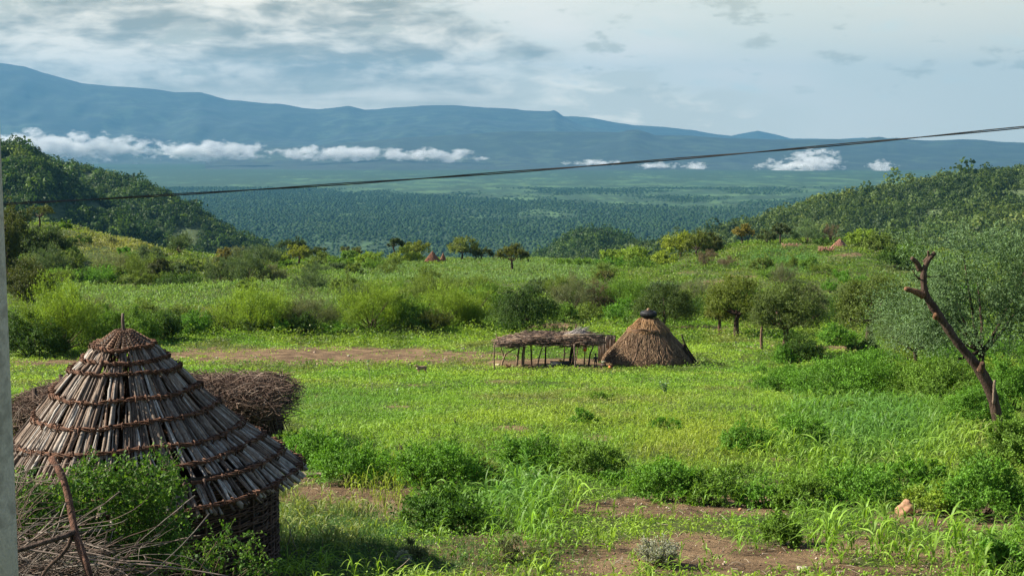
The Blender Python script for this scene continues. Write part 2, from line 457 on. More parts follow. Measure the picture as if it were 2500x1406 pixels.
def wood(name, label, spec, n, seed, dr, size, cols, back=60, nl=56):
    """the trees of one wooded slope, as one mass"""
    z_at, uu = spec
    rng = np.random.default_rng(seed)
    # even scatter over u,d
    u = rng.uniform(max(uu[0], -.45), min(uu[-1], .45), n * 6); d = np.sqrt(rng.uniform(dr[0] ** 2, dr[1] ** 2, n * 6))
    z = z_at(u, d)
    dc = np.interp(u, HILLS[name.replace('_wood', '')][1], HILLS[name.replace('_wood', '')][2])
    g = ground(u * d, d)
    ok = (d < dc + back) & (z > g - 2)
    px, py = project(u * d, d, z)
    ok &= (px > -260) & (px < 2760)
    u, d, z = u[ok][:n], d[ok][:n], z[ok][:n]
    n = len(u)
    x = u * d
    tone = fbm(x / 60, d / 60, seed + 2, 3); gap = fbm(x / 35, d / 35, seed + 8, 3)
    keep = gap < .67
    x, d, z, tone = x[keep], d[keep], z[keep], tone[keep]; n = len(x)
    R = size * rng.lognormal(0, .38, n) * .5
    Hh = R * rng.uniform(.9, 1.5, n)
    pal = np.array(cols)
    k = np.clip((tone - .5) * 5 + rng.normal(0, .85, n) + (len(pal) - 1) / 2, 0, len(pal) - 1).astype(int)
    base = pal[k] * rng.uniform(.75, 1.3, (n, 1))
    th = np.arccos(rng.uniform(-.15, 1, (n, nl))); ph = rng.uniform(0, 2 * math.pi, (n, nl))
    lob = 1 + .28 * np.sin(ph * 3 + rng.uniform(0, 6, (n, 1))) * np.sin(th)
    rr = R[:, None] * lob * rng.uniform(.88, 1.03, (n, nl))
    P = np.stack([x[:, None] + rr * np.sin(th) * np.cos(ph), d[:, None] + rr * np.sin(th) * np.sin(ph),
                  z[:, None] + Hh[:, None] * .55 + Hh[:, None] * np.cos(th) * rng.uniform(.92, 1.04, (n, nl))], -1)
    Dv = np.stack([np.sin(ph), -np.cos(ph), rng.normal(0, .6, (n, nl))], -1) + rng.normal(0, .5, (n, nl, 3))
    C = base[:, None] * rng.uniform(.75, 1.25, (n, nl, 1))
    LL = (R[:, None] * rng.uniform(.28, .5, (n, nl))).ravel()
    NN = np.stack([np.sin(th) * np.cos(ph), np.sin(th) * np.sin(ph), np.cos(th) + .25], -1).reshape(-1, 3)
    mb = MB()
    leaves(mb, P.reshape(-1, 3) - 0, Dv.reshape(-1, 3), LL, LL * .85, rng, C.reshape(-1, 3), up=0, nrm=NN)
    tag(mb.build(name, M_LEAF), label, None, None, 'stuff')
G_ = [(.030,.062,.012),(.045,.088,.016),(.06,.11,.019),(.085,.14,.024),(.14,.19,.03)]
G2 = [(.038,.066,.016),(.055,.092,.02),(.075,.115,.025),(.10,.145,.03),(.16,.20,.04)]
s = hill('hill_far_left', [(-500,250,1900),(-100,330,1850),(60,372,1800),(125,391,1750),(200,405,1720),(290,430,1680),(400,464,1640),(470,502,1610),(540,548,1590),(600,580,1570),(660,603,1550),(760,636,1530),(900,690,1500)], .42, .3, 1150, 2100, 31, 9, 6)
wood('hill_far_left_wood', 'dense bush covering the farther wooded hill on the left', s, 14000, 5, (1200, 1800), 5.6, G_)
s = hill('hill_left', [(-500,230,1330),(-120,300,1330),(0,338,1330),(60,352,1320),(100,372,1310),(135,410,1300),(210,455,1290),(300,510,1270),(400,565,1250),(500,618,1230),(600,665,1220),(700,720,1200)], .40, .45, 900, 1600, 37, 6, 8)
wood('hill_left_wood', 'dark dense trees on the steep hill rising at the left edge', s, 11500, 6, (950, 1360), 5.2, G_, nl=60)
s = hill('hill_right', [(1200,690,1500),(1300,633,1520),(1450,612,1540),(1600,590,1560),(1720,560,1580),(1850,528,1600),(1960,492,1620),(2060,465,1640),(2180,449,1660),(2300,425,1680),(2420,408,1700),(2500,405,1700),(2700,398,1700),(3000,380,1700)], .10, .3, 560, 2100, 41, 13, 9)
wood('hill_right_wood', 'mixed green and olive trees over the long wooded ridge on the right', s, 28000, 7, (700, 1760), 5.6, G2, nl=50)
s = hill('knoll_far', [(1180,660,1900),(1290,632,1900),(1350,600,1910),(1400,566,1920),(1440,556,1920),(1500,568,1920),(1570,592,1910),(1700,622,1900),(1800,650,1900)], .30, .3, 1650, 2200, 47, 5, 7)
wood('knoll_far_wood', 'rounded tree covered knoll between the field and the valley', s, 7000, 8, (1660, 1980), 6.0, G_[:4], nl=44)

M_WOOD = foliage_mat('woodland', .1, 1.0, 0.0)
# valley woodland: low crowns over the near half of the plain
rng = np.random.default_rng(11)
n = 150000
u = rng.uniform(-.40, .40, n); d = np.sqrt(rng.uniform(2900 ** 2, 9600 ** 2, n)) 
dens = fbm(u * d / 500, d / 900, 12, 4)
keep = (dens + .25 * (rng.random(n) - .5) < .70 - .30 * smooth(5200, 9600, d) + .1 * smooth(-.1, -.2, u))
u, d = u[keep], d[keep]; n = len(u); x = u * d
R = 4.3 * rng.lognormal(0, .34, n); H = R * rng.uniform(.7, 1.25, n)
a = np.arange(5) * 2 * math.pi / 5
rr = R[:, None] * rng.uniform(.75, 1.2, (n, 5))
V = np.zeros((n, 11, 3))
z0 = ground(x, d)
for j, (f, zz) in enumerate(((1.0, 0.15), (.72, .78))):
    V[:, j*5:(j+1)*5, 0] = x[:, None] + rr * f * np.cos(a); V[:, j*5:(j+1)*5, 1] = d[:, None] + rr * f * np.sin(a)
    V[:, j*5:(j+1)*5, 2] = (z0 + H * zz)[:, None]
V[:, 10] = np.stack([x, d, z0 + H], -1)
o_ = (np.arange(n) * 11)[:, None, None]
Q = np.array([[k, (k + 1) % 5, 5 + (k + 1) % 5, 5 + k] for k in range(5)])[None] + o_
T = np.array([[5 + k, 5 + (k + 1) % 5, 10] for k in range(5)])[None] + o_
pal = np.array([(.027,.053,.020),(.031,.059,.021),(.036,.066,.023),(.044,.077,.026)])
C = pal[np.clip(rng.normal(1.0, .8, n) + (fbm(x / 240, d / 420, 19, 3) - .5) * 7, 0, 3).astype(int)] * rng.uniform(.7, 1.3, (n, 1))
mb = MB(); mb.add(V, Q.reshape(-1, 4), T.reshape(-1, 3), C=np.repeat(C, 11, 0))
tag(mb.build('valley_woodland', M_WOOD, smooth_=False), 'dark flat woodland covering the near part of the valley floor', None, None, 'stuff')

# mountains
m_m, nt, out = newmat('mountain')
geo = N(nt, 'NewGeometry')
n1 = noise(nt, geo.outputs['Position'], .0006, 7, .65); n2 = noise(nt, geo.outputs['Position'], .004, 5, .7)
c_ = mixc(nt, rampf(nt, n2, .4, .62), (.005, .013, .007), (.015, .03, .013))
c_ = mixc(nt, mth(nt, 'MULTIPLY', rampf(nt, mth(nt, 'ADD', mth(nt, 'MULTIPLY', n1, .5), mth(nt, 'MULTIPLY', n2, .5)), .52, .6), .75), c_, (.035, .06, .026))
p = N(nt, 'BsdfPrincipled', Roughness=.95); lk(nt, c_, p.inputs['Base Color']); lk(nt, p.outputs[0], out.inputs['Surface'])
def mountain(name, ridge, df, seed, rel=1.0, rough=1.0):
    uu = np.array([float(ray(a, r)[0]) for a, r, d in ridge]); dd = np.array([d for a, r, d in ridge], float)
    zz = np.array([float(ray(a, r)[1]) * d for a, r, d in ridge])
    us = np.linspace(uu[0], uu[-1], 420); ts = np.linspace(0, 1.5, 120)
    U, T = np.meshgrid(us, ts, indexing='xy')
    dc = np.interp(U, uu, dd); zc = np.interp(U, uu, zz)
    Dd = df + (dc - df) * T
    x = U * Dd
    up = np.where(T < 1, np.clip(T, 0, 1) ** 1.25, 1 - (T - 1) * 1.6)
    rid = 1 - np.abs(2 * fbm(x / 2600 + seed, Dd / 5200, seed, 5) - 1)
    Z = VALLEY - 1 + (zc - VALLEY) * up
    hgt = np.maximum(zc - VALLEY, 1)
    Z = Z + hgt * rel * .5 * (rid - .80) * np.sin(np.clip(T, 0, 1) * math.pi) 
    Z = Z + rough * (fbm(x / 500, Dd / 500, seed + 3, 4) - .5) * 40 * smooth(0, .3, T)
    Z = np.clip(Z, VALLEY - 2.0, 1400)
    Z = np.where(T <= 0, VALLEY - 2.0, Z)
    mb = MB(); mb.add(np.stack([x, Dd, Z], -1), grid_faces(*U.shape))
    tag(mb.build(name, m_m), kind='structure')
D3 = 28000
mountain('mountain_farthest', [(1500,345,D3),(1700,342,D3),(1765,336,D3),(1800,328,D3),(1850,319,D3),(1895,328,D3),(1930,338,D3),(2050,340,D3),(2110,336,D3),(2140,340,D3),(2400,348,D3),(2700,350,D3)], 24500, 71, .2, .4)
D2 = 26500
mountain('mountain_behind', [(1100,290,D2),(1250,284,D2),(1400,284,D2),(1440,287,D2),(1500,299,D2),(1550,306,D2),(1620,309,D2),(1690,317,D2),(1750,328,D2),(1800,334,D2),(1950,345,D2),(2100,352,D2)], 23000, 73, .4, .5)
D1 = 24000
mountain('mountain_main', [(-900,60,D1),(-400,110,D1),(0,155,D1),(60,163,D1),(130,186,D1),(200,203,D1),(330,213,D1),(430,225,D1),(490,224,D1),(560,243,D1),(640,251,D1),(690,253,D1),(740,262,D1),(780,266,D1),(815,262,D1),(850,258,D1),(890,267,D1),(960,262,D1),(1040,258,D1),(1110,257,D1),(1200,263,D1),(1300,271,D1),(1340,272,D1),(1355,269,D1),(1375,283,D1),(1430,310,D1),(1520,328,D1),(1650,350,D1),(1800,365,D1)], 17200, 75, 1.0)
D0 = 17500
mountain('mountain_right', [(500,372,D0),(800,352,D0),(1000,336,D0),(1250,321,D0),(1350,322,D0),(1440,321,D0),(1515,323,D0),(1530,318,D0),(1555,316,D0),(1575,322,D0),(1600,330,D0),(1690,331,D0),(1760,336,D0),(1900,339,D0),(2050,340,D0),(2100,340,D0),(2125,336,D0),(2150,334,D0),(2165,338,D0),(2190,336,D0),(2220,340,D0),(2280,342,D0),(2340,340,D0),(2400,341,D0),(2440,345,D0),(2500,347,D0),(2800,345,D0),(3400,330,D0)], 14300, 77, .8, .6)

# ------------------------------------------------------------------ haze
mb = MB(); box(mb, (0, 13750, (VALLEY - 3 + 1420) / 2), (44000, 31500, 1420 - (VALLEY - 3)))
m, nt, out = newmat('haze')
pv = N(nt, 'VolumePrincipled'); pv.inputs['Color'].default_value = (.13, .365, .615, 1)
pv.inputs['Density'].default_value = HAZE_D; pv.inputs['Anisotropy'].default_value = .1
lk(nt, pv.outputs[0], out.inputs['Volume'])
tag(mb.build('haze', m, smooth_=False), 'thin blue haze filling the valley air', None, None, 'stuff')
# ------------------------------------------------------------------ camera, sun, sky
cam = bpy.data.cameras.new('camera'); cam.sensor_width = 36; cam.lens = F / 2500 * 36
cam.clip_start = .1; cam.clip_end = 200000
co = bpy.data.objects.new('camera', cam); ROOT.objects.link(co); co.location = (0, 0, 0)
co.rotation_euler = (math.pi / 2 - PITCH, 0, 0); scene.camera = co
SUN_EL, SUN_AZ = math.radians(36), math.radians(-84)      # azimuth from +Y towards +X
sd = Vector((math.sin(SUN_AZ) * math.cos(SUN_EL), math.cos(SUN_AZ) * math.cos(SUN_EL), math.sin(SUN_EL)))
sl = bpy.data.lights.new('sun', 'SUN'); sl.energy = SUN_E; sl.angle = math.radians(.6); sl.color = (1, .93, .80)
so = bpy.data.objects.new('sun', sl); ROOT.objects.link(so); so.rotation_euler = sd.to_track_quat('Z', 'Y').to_euler(); so.location = (-50, 0, 80)

w = bpy.data.worlds.new('World'); scene.world = w; w.use_nodes = True
nt = w.node_tree; nt.nodes.clear()
wo = nt.nodes.new('ShaderNodeOutputWorld'); bg = nt.nodes.new('ShaderNodeBackground'); lk(nt, bg.outputs[0], wo.inputs[0])
sky = nt.nodes.new('ShaderNodeTexSky'); sky.sky_type = 'NISHITA'; sky.sun_disc = False
sky.sun_elevation = SUN_EL; sky.sun_rotation = SUN_AZ; sky.altitude = 1200; sky.air_density = 1.0; sky.dust_density = 1.5
tc = N(nt, 'TexCoord'); D = tc.outputs['Generated']
nz = N(nt, 'VectorMath', operation='NORMALIZE'); lk(nt, D, nz.inputs[0])
sp = N(nt, 'SeparateXYZ'); lk(nt, nz.outputs[0], sp.inputs[0])
dx, dy, dz = sp.outputs
azi = mth(nt, 'ARCTAN2', dx, dy)                       # radians right of straight ahead
ele = mth(nt, 'ARCSINE', dz)
elp = mth(nt, 'MAXIMUM', ele, 0.0)
# cloud deck seen in perspective: plan coordinates on a flat layer
den = mth(nt, 'ADD', elp, .045)
cu = N(nt, 'CombineXYZ'); lk(nt, mth(nt, 'DIVIDE', azi, mth(nt, 'POWER', den, .55)), cu.inputs[0]); lk(nt, mth(nt, 'DIVIDE', .6, den), cu.inputs[1])
P = cu.outputs[0]
# plain angular coordinates, stretched sideways
ca = N(nt, 'CombineXYZ'); lk(nt, azi, ca.inputs[0]); lk(nt, mth(nt, 'MULTIPLY', ele, 3.2), ca.inputs[1]); A = ca.outputs[0]
warp = N(nt, 'TexNoise', Scale=9.0, Detail=3.0); lk(nt, A, warp.inputs['Vector'])
wv = N(nt, 'VectorMath', operation='MULTIPLY_ADD'); lk(nt, warp.outputs['Color'], wv.inputs[0]); wv.inputs[1].default_value = (.05, .06, 0); lk(nt, A, wv.inputs[2])
AW = wv.outputs[0]
big = noise(nt, AW, 9.0, 9, .58); mid = noise(nt, AW, 22.0, 5, .52); fine = noise(nt, P, 4.0, 8, .6)
def shifted(v, dx_, dy_):
    n = N(nt, 'VectorMath', operation='ADD'); lk(nt, v, n.inputs[0]); n.inputs[1].default_value = (dx_, dy_, 0); return n.outputs[0]
# billows: lit upper left and grey underside painted into the cloud colour
B1 = noise(nt, AW, 11.0, 4, .5); B2 = noise(nt, shifted(AW, -.008, .026), 11.0, 4, .5); B3 = noise(nt, AW, 34.0, 6, .6)
rel = mth(nt, 'MULTIPLY', mth(nt, 'SUBTRACT', B1, B2), 1.5)
sft = noise(nt, AW, 8.0, 4, .5)
# 1 high veil
veil = mixc(nt, rampf(nt, noise(nt, A, 6.0, 5, .5), .36, .66), (.95, .95, .80), (1.12, 1.05, .90))
veil = mixc(nt, rampf(nt, azi, .05, .38), veil, (.93, .91, .74))
veil = mixc(nt, mth(nt, 'MULTIPLY', rampf(nt, noise(nt, A, 14., 6, .6), .56, .70), .5), veil, (.86, .96, .86))
# 2 big deck on the left, its edge falling to the right
edge = mth(nt, 'ADD', azi, mth(nt, 'MULTIPLY', ele, 1.7))
edge = mth(nt, 'ADD', edge, mth(nt, 'MULTIPLY', mth(nt, 'SUBTRACT', big, .5), .30))
edge = mth(nt, 'ADD', edge, mth(nt, 'MULTIPLY', mth(nt, 'SUBTRACT', mid, .5), .12))
deck = rampf(nt, edge, .13, .06)
sh = mth(nt, 'ADD', mth(nt, 'ADD', mth(nt, 'MULTIPLY', sft, .9), mth(nt, 'MULTIPLY', B3, .8)), rel)
deckc = mixc(nt, rampf(nt, sh, .60, 1.14), (.42, .42, .32), (1.24, 1.13, .92))
lowd = rampf(nt, ele, .050, .018)
stripe = N(nt, 'CombineXYZ'); lk(nt, mth(nt, 'MULTIPLY', azi, 1.0), stripe.inputs[0]); lk(nt, mth(nt, 'MULTIPLY', ele, 14.0), stripe.inputs[1])
stv = N(nt, 'VectorMath', operation='MULTIPLY_ADD'); lk(nt, warp.outputs['Color'], stv.inputs[0]); stv.inputs[1].default_value = (.05, .10, 0); lk(nt, stripe.outputs[0], stv.inputs[2])
deckc = mixc(nt, mth(nt, 'MULTIPLY', lowd, .7), deckc, mixc(nt, rampf(nt, noise(nt, stv.outputs[0], 9.0, 5, .5), .36, .64), (.72, .68, .52), (1.12, 1.02, .82)))
c = mixc(nt, deck, veil, deckc)
# 3 low heap of cloud above the far ridge, centre right
lowb = mth(nt, 'ADD', ele, mth(nt, 'MULTIPLY', azi, .16))
lowb = mth(nt, 'ADD', lowb, mth(nt, 'MULTIPLY', mth(nt, 'SUBTRACT', mid, .5), .055))
lb = rampf(nt, lowb, .056, .044)
lbc = mixc(nt, rampf(nt, mth(nt, 'ADD', mid, mth(nt, 'MULTIPLY', ele, 4.0)), .56, .78), (.92, .88, .70), (1.42, 1.28, 1.0))
c = mixc(nt, mth(nt, 'MULTIPLY', mth(nt, 'MULTIPLY', lb, rampf(nt, azi, -.05, .05)), rampf(nt, azi, .24, .10)), c, lbc)
# 4 small grey scraps
fr = N(nt, 'CombineXYZ'); lk(nt, azi, fr.inputs[0]); lk(nt, mth(nt, 'MULTIPLY', ele, 2.4), fr.inputs[1])
fv = N(nt, 'VectorMath', operation='MULTIPLY_ADD'); lk(nt, warp.outputs['Color'], fv.inputs[0]); fv.inputs[1].default_value = (.02, .02, 0); lk(nt, fr.outputs[0], fv.inputs[2])
scr = noise(nt, fv.outputs[0], 20.0, 6, .58)
scr = mth(nt, 'MULTIPLY', rampf(nt, scr, .55, .65), .8)
c = mixc(nt, mth(nt, 'MULTIPLY', scr, rampf(nt, ele, .02, .04)), c, (.66, .65, .50))
# clear sky overhead and behind, where the photograph does not look
hi = rampf(nt, ele, .105, .22)
bh = rampf(nt, mth(nt, 'ABSOLUTE', azi), .6, 1.1)
skc = N(nt, 'VectorMath', operation='SCALE'); lk(nt, sky.outputs[0], skc.inputs[0]); skc.inputs['Scale'].default_value = SKY_S
clr = mixc(nt, mth(nt, 'MULTIPLY', rampf(nt, noise(nt, nz.outputs[0], 3.0, 6), .45, .65), .5), skc.outputs[0], (.20, .22, .25))
vis = N(nt, 'VectorMath', operation='SCALE'); lk(nt, c, vis.inputs[0]); vis.inputs['Scale'].default_value = SKY_ALL
c = vis.outputs[0]
c = mixc(nt, mth(nt, 'MAXIMUM', hi, mth(nt, 'MULTIPLY', bh, 1.0)), c, clr)
# the bright layer itself, scaled to the exposure
lk(nt, c, bg.inputs[0]); bg.inputs[1].default_value = 1.0

scene.view_settings.view_transform = 'Standard'; scene.view_settings.look = 'None'
scene.view_settings.exposure = EXPO; scene.view_settings.gamma = 1; scene.view_settings.use_curve_mapping = False
cy = scene.cycles
cy.max_bounces = 6; cy.diffuse_bounces = 2; cy.glossy_bounces = 2; cy.transmission_bounces = 4; cy.transparent_max_bounces = 8
cy.volume_bounces = 2; cy.use_denoising = True; cy.caustics_reflective = False; cy.caustics_refractive = False
cy.sample_clamp_indirect = 4

# ------------------------------------------------------------------ low white clouds lying in the valley
def cloud_mat(sx_, sz_, amp_, off_):
  m_c, nt, out = newmat('low_cloud')
  tc = N(nt, 'TexCoord'); geo = N(nt, 'NewGeometry')
  ln = N(nt, 'VectorMath', operation='LENGTH'); lk(nt, tc.outputs['Object'], ln.inputs[0])
  sc = N(nt, 'Mapping'); sc.inputs['Scale'].default_value = (sx_, sx_, sz_); lk(nt, geo.outputs['Position'], sc.inputs[0])
  nn = N(nt, 'TexNoise', Scale=1.0, Detail=5.0, Roughness=.62); lk(nt, sc.outputs[0], nn.inputs['Vector'])
  v = mth(nt, 'SUBTRACT', mth(nt, 'MULTIPLY', nn.outputs['Fac'], amp_), mth(nt, 'MULTIPLY', ln.outputs['Value'], 1.35))
  v = mth(nt, 'SUBTRACT', v, off_)
  v = mth(nt, 'MULTIPLY', mth(nt, 'MAXIMUM', v, 0.0), .028)
  v = mth(nt, 'MINIMUM', v, .0095)
  pv = N(nt, 'VolumePrincipled'); pv.inputs['Color'].default_value = (.99, .99, .99, 1); lk(nt, v, pv.inputs['Density'])
  lk(nt, pv.outputs[0], out.inputs['Volume'])
  m_c.cycles.volume_step_rate = .35
  return m_c
CM1 = cloud_mat(.0055, .0105, 3.2, .72); CM2 = cloud_mat(.0105, .022, 4.6, 1.55)
def cloud(x0, x1, row, h, d, label, tilt=0.0):
    a = at_px(x0, row, d); b_ = at_px(x1, row + tilt, d)
    c = (a + b_) / 2; L = np.linalg.norm(b_ - a) / 2 * 1.15; hh = h * mpp(d) / 2
    mb = MB()
    th = np.linspace(0, math.pi, 13); k = 24
    lathe(mb, [(max(math.sin(t), .001), -math.cos(t)) for t in th], k)
    o = mb.build('low_cloud', CM1 if x1 < 1300 else CM2)
    o.location = c; o.scale = (L, max(hh * 1.8, 160), hh * 1.3)
    dz = (b_ - a)[2]; o.rotation_euler = (0, -math.atan2(dz, (b_ - a)[0]), 0)
    tag(o, label, 'cloud', None, 'stuff'); return o
if CLOUDS:
    cloud(-420, 480, 352, 74, 15200, 'thickest part of the long white cloud bank lying over the valley at the left', 12)
    cloud(300, 700, 367, 50, 15200, 'middle stretch of the long white cloud bank in the valley', 2)
    cloud(610, 1080, 373, 40, 15300, 'thinner stretch of the white cloud bank right of its dip', 6)
    cloud(950, 1205, 379, 36, 15400, 'right hand tip of the long white cloud bank', 4)
    cloud(1755, 1975, 356, 24, 17800, 'flat white streak of cloud against the right hand escarpment', -5)
    cloud(1840, 1990, 410, 46, 14200, 'low left puff of the white cloud clump under the streak', 0)
    cloud(1915, 2065, 396, 72, 14100, 'tall white puff of the cloud clump under the streak', 6)
    cloud(1550, 1660, 407, 26, 14500, 'small white cloud scrap below the power line, centre right', 0)
    cloud(1660, 1735, 407, 25, 14500, 'small white cloud scrap just left of the cloud clump', 0)
    cloud(1375, 1535, 398, 15, 14800, 'thin cloud scrap directly behind the power line', 0)
    cloud(1318, 1362, 358, 9, 17000, 'tiny white cloud scrap at the foot of the far mountains', 0)
    cloud(2110, 2200, 404, 32, 14000, 'faint wispy cloud right of the cloud clump', 6)
# ------------------------------------------------------------------ stick-roofed granary in the foreground
rng = np.random.default_rng(101)
GD = 16.5
gx, _, _ = at_px(307, 1000, GD); gz = float(ground(gx, GD)) - .02
gr = empty('granary', (gx, GD, gz), 'large conical granary with a stick roof in withy rings, nearest the viewer', 'granary')
apex = at_px(302, 808, GD)[2] - gz
TR = np.array([0, .085, .36, .47, .60, .84, 1.055, 1.30, 1.54, 1.74, 2.00])
TH = np.array([0, .03, .21, .35, .46, .73, .97, 1.24, 1.47, 1.64, 1.86])
TT = np.array([0, 0, 0, .01, .0, -.01, .03, .055, .085, .085, .075])
def roofp(th, s, off=0.0):
    """s = ring number 0..10 (may be fractional); th angle, 0 = right, -90 deg = towards the viewer"""
    r = np.interp(s, np.arange(11), TR) + off * .7; h = np.interp(s, np.arange(11), TH) - off * .7
    til = np.interp(s, np.arange(11), TT)
    lump = 1 + .02 * np.sin(3 * th + 1) + .012 * np.sin(7 * th)
    return np.stack([r * lump * np.cos(th), r * lump * np.sin(th), apex - h + til * r * np.cos(th)], -1)
palS = np.array([(.18,.14,.11),(.23,.19,.155),(.12,.085,.062),(.33,.295,.255),(.15,.10,.07),(.08,.056,.042),(.20,.15,.11),(.16,.12,.09)])
mb = MB()
K = 6
SAG = rng.uniform(0, 6, 12)
def line(k, th):
    k = np.asarray(k).astype(int); sg = SAG[np.clip(k, 0, 11)]
    return k - .10 + .8 * (.09 * np.sin(th * 2 + sg) + .05 * np.sin(th * 5 + sg * 2))
def sticks(s0, s1, n, rad, thin=None, jit=.12, lift=0.0):
    th = np.sort(rng.uniform(0, 2 * math.pi, n)) if thin is None else thin
    n = len(th)
    k0 = np.full(n, round(s0)); k1 = np.minimum(k0 + rng.choice([1, 2, 3], n, p=[.25, .4, .35]), 10)
    a = line(k0, th) - rng.uniform(.03, .15, n); b = line(k1, th) + rng.uniform(.02, .14, n)
    b = np.where(b > 9.9, rng.uniform(10.0, 10.22, n), b)
    b = np.minimum(b, 10.22)
    t = np.linspace(0, 1, K)
    s = a[:, None] + (b - a)[:, None] * t
    sk = rng.normal(0, .02, n)[:, None] * t
    off = (lift + rng.uniform(0, .025, n))[:, None]
    P = roofp(th[:, None] + sk, s, off * np.ones_like(s))
    P = P + np.cumsum(rng.normal(0, .0045, (n, K, 3)), 1)
    ext = np.clip(s - 10, 0, 1)
    P[..., 2] -= ext * .2; P[..., 0] += ext * .35 * np.cos(th)[:, None]; P[..., 1] += ext * .35 * np.sin(th)[:, None]
    R = rad * rng.lognormal(0, .28, n)[:, None] * (1 + .18 * rng.normal(size=(n, K))) * np.linspace(.85, 1.1, K)
    C = palS[rng.integers(0, len(palS), n)] * rng.uniform(.75, 1.5, (n, 1))
    tubes(mb, P, R, 6, C)
for k in range(2, 10):
    r = TR[k + 1]; n = int(2 * math.pi * r / .046)
    if k <= 6: sticks(k - .02, k + 1.25, int(n * .95), .0132)
    if k >= 5:
        th = rng.uniform(-math.pi, math.pi, int(n * .9))
        dd = np.exp(-((th - (-1.05)) / .35) ** 2) * (k in (6, 7, 8))
        th = th[rng.random(len(th)) > dd * .5]
        sticks(k - .02, k + 1.15, 0, .0130, th)
sticks(1.0, 3.0, 70, .015); sticks(2.0, 3.4, 50, .013, lift=.003)
mb.build('stick_roof', M_STICK, gr)
# bindings: bundles of twisted withies laid over the sticks
for k in range(2, 11):
    b = MB(); M_ = 130
    th = np.linspace(0, 2 * math.pi, M_)
    kk = min(k, 10)
    sag = SAG[kk]
    for j in range(7):
        ph = rng.uniform(0, 6.28)
        wob = .09 * np.sin(th * 2 + sag) + .05 * np.sin(th * 5 + sag * 2)
        P = roofp(th, kk - .10 + wob * .8, np.full(M_, .045 if k > 2 else .05))
        rr = .020 * rng.uniform(.5, 1.3)
        turn = th * (14 + j) + ph
        P[:, 2] += rr * np.cos(turn) + rng.normal(0, .003, M_); P[:, 0] += rr * np.sin(turn) * np.cos(th); P[:, 1] += rr * np.sin(turn) * np.sin(th)
        tubes(b, P, np.full(M_, .0068), 4, np.array([(.13, .062, .035)]) * rng.uniform(.6, 1.5), cap=False)
    # ties that cross the bundle
    nt_ = int(TR[kk] * 2 * math.pi / .14)
    ta = np.linspace(0, 2 * math.pi, nt_, endpoint=False) + rng.normal(0, .02, nt_)
    wobt = .09 * np.sin(ta * 2 + sag) + .05 * np.sin(ta * 5 + sag * 2)
    q = np.stack([roofp(ta, kk - .10 + wobt * .8 + e, np.full(nt_, o_)) for e, o_ in ((-.16, .0), (-.10, .055), (0, .082), (.10, .06), (.16, .0))], 1)
    q[:, :, :2] += rng.normal(0, .008, (nt_, 5, 2))
    tubes(b, q, np.full(q.shape[:2], .010), 4, np.array((.10, .05, .03)) * rng.uniform(.6, 1.4, (nt_, 1)))
    ns = int(TR[kk] * 12)         # loose ends
    a0 = rng.uniform(0, 6.28, ns)
    q0 = roofp(a0, np.full(ns, kk - .1), np.full(ns, .06)); dv = np.stack([-np.sin(a0), np.cos(a0), rng.normal(0, .5, ns)], -1) + rng.normal(0, .45, (ns, 3))
    dv = norm(dv); ll = rng.uniform(.05, .16, ns)[:, None]
    q = np.stack([q0, q0 + dv * ll * .5, q0 + dv * ll + np.array([0, 0, -.01])], 1)
    tubes(b, q, np.full(q.shape[:2], .0042), 3, np.array((.15, .08, .05)) * rng.uniform(.6, 1.4, (ns, 1)))
    b.build('binding', M_TWIG, gr)
# wickerwork cap: ribs wound with twigs
b = MB(); nr = 24
for i in range(nr):
    th0 = i * 2 * math.pi / nr + rng.normal(0, .03)
    m2 = 60; s = np.linspace(.75, 1.95, m2)
    P = roofp(np.full(m2, th0), s, np.full(m2, .04)); tr = np.linspace(0, 6.28 * 9, m2)
    wd = np.interp(s, [0, 1, 2], [.006, .012, .036])
    P[:, 0] += -np.sin(th0) * wd * np.cos(tr); P[:, 1] += np.cos(th0) * wd * np.cos(tr); P[:, 2] += .012 * np.sin(tr)
    tubes(b, P, np.full(m2, .0065), 4, np.array([(.15, .085, .052)]) * rng.uniform(.7, 1.4))
b.build('cap', M_TWIG, gr)
b = MB(); P = np.array([[0, 0, apex - .25], [.003, 0, apex + .0], [-.004, 0, apex + .12], [.0, 0, apex + .21]])
tubes(b, P, np.array([.022, .02, .019, .016]), 8, (.11, .075, .06)); b.build('finial', M_STICK, gr)
# woven wall
WR = 1.74; wh = apex - 1.55
b = MB(); nst = 46
ang = np.arange(nst) * 2 * math.pi / nst
P = np.stack([np.stack([WR * np.cos(ang), WR * np.sin(ang), np.full(nst, z)], -1) for z in (-.25, wh * .3, wh * .7, wh + .1)], 1)
tubes(b, P + rng.normal(0, .006, P.shape), np.full(P.shape[:2], .018), 6, np.array((.075, .045, .032)) * rng.uniform(.7, 1.4, (nst, 1)))
b.build('stake', M_STICK, gr)['kind'] = 'stuff'
b = MB(); rows = int((wh + .2) / .021); m2 = nst * 4 + 1
th = np.linspace(0, 2 * math.pi, m2)
for r in range(rows):
    z = -.15 + r * .021
    for seg in range(3):
        ph = math.pi * (r % 2)
        r_ = WR + .021 * np.cos(th * nst / 2 + ph)
        lo = int(rng.integers(0, m2)); L = int(m2 * .5); ii = np.arange(lo, lo + L) % (m2 - 1)
        P = np.stack([r_[ii] * np.cos(th[ii]), r_[ii] * np.sin(th[ii]), z + rng.normal(0, .006) + .008 * np.sin(th[ii] * 3 + r) + rng.normal(0, .0025, L)], -1)
        tubes(b, P, np.full(L, .0095) * rng.uniform(.6, 1.2), 4, np.array([(.085, .048, .032)]) * rng.uniform(.5, 1.6), cap=False)
b.build('woven_wall', M_TWIG, gr)
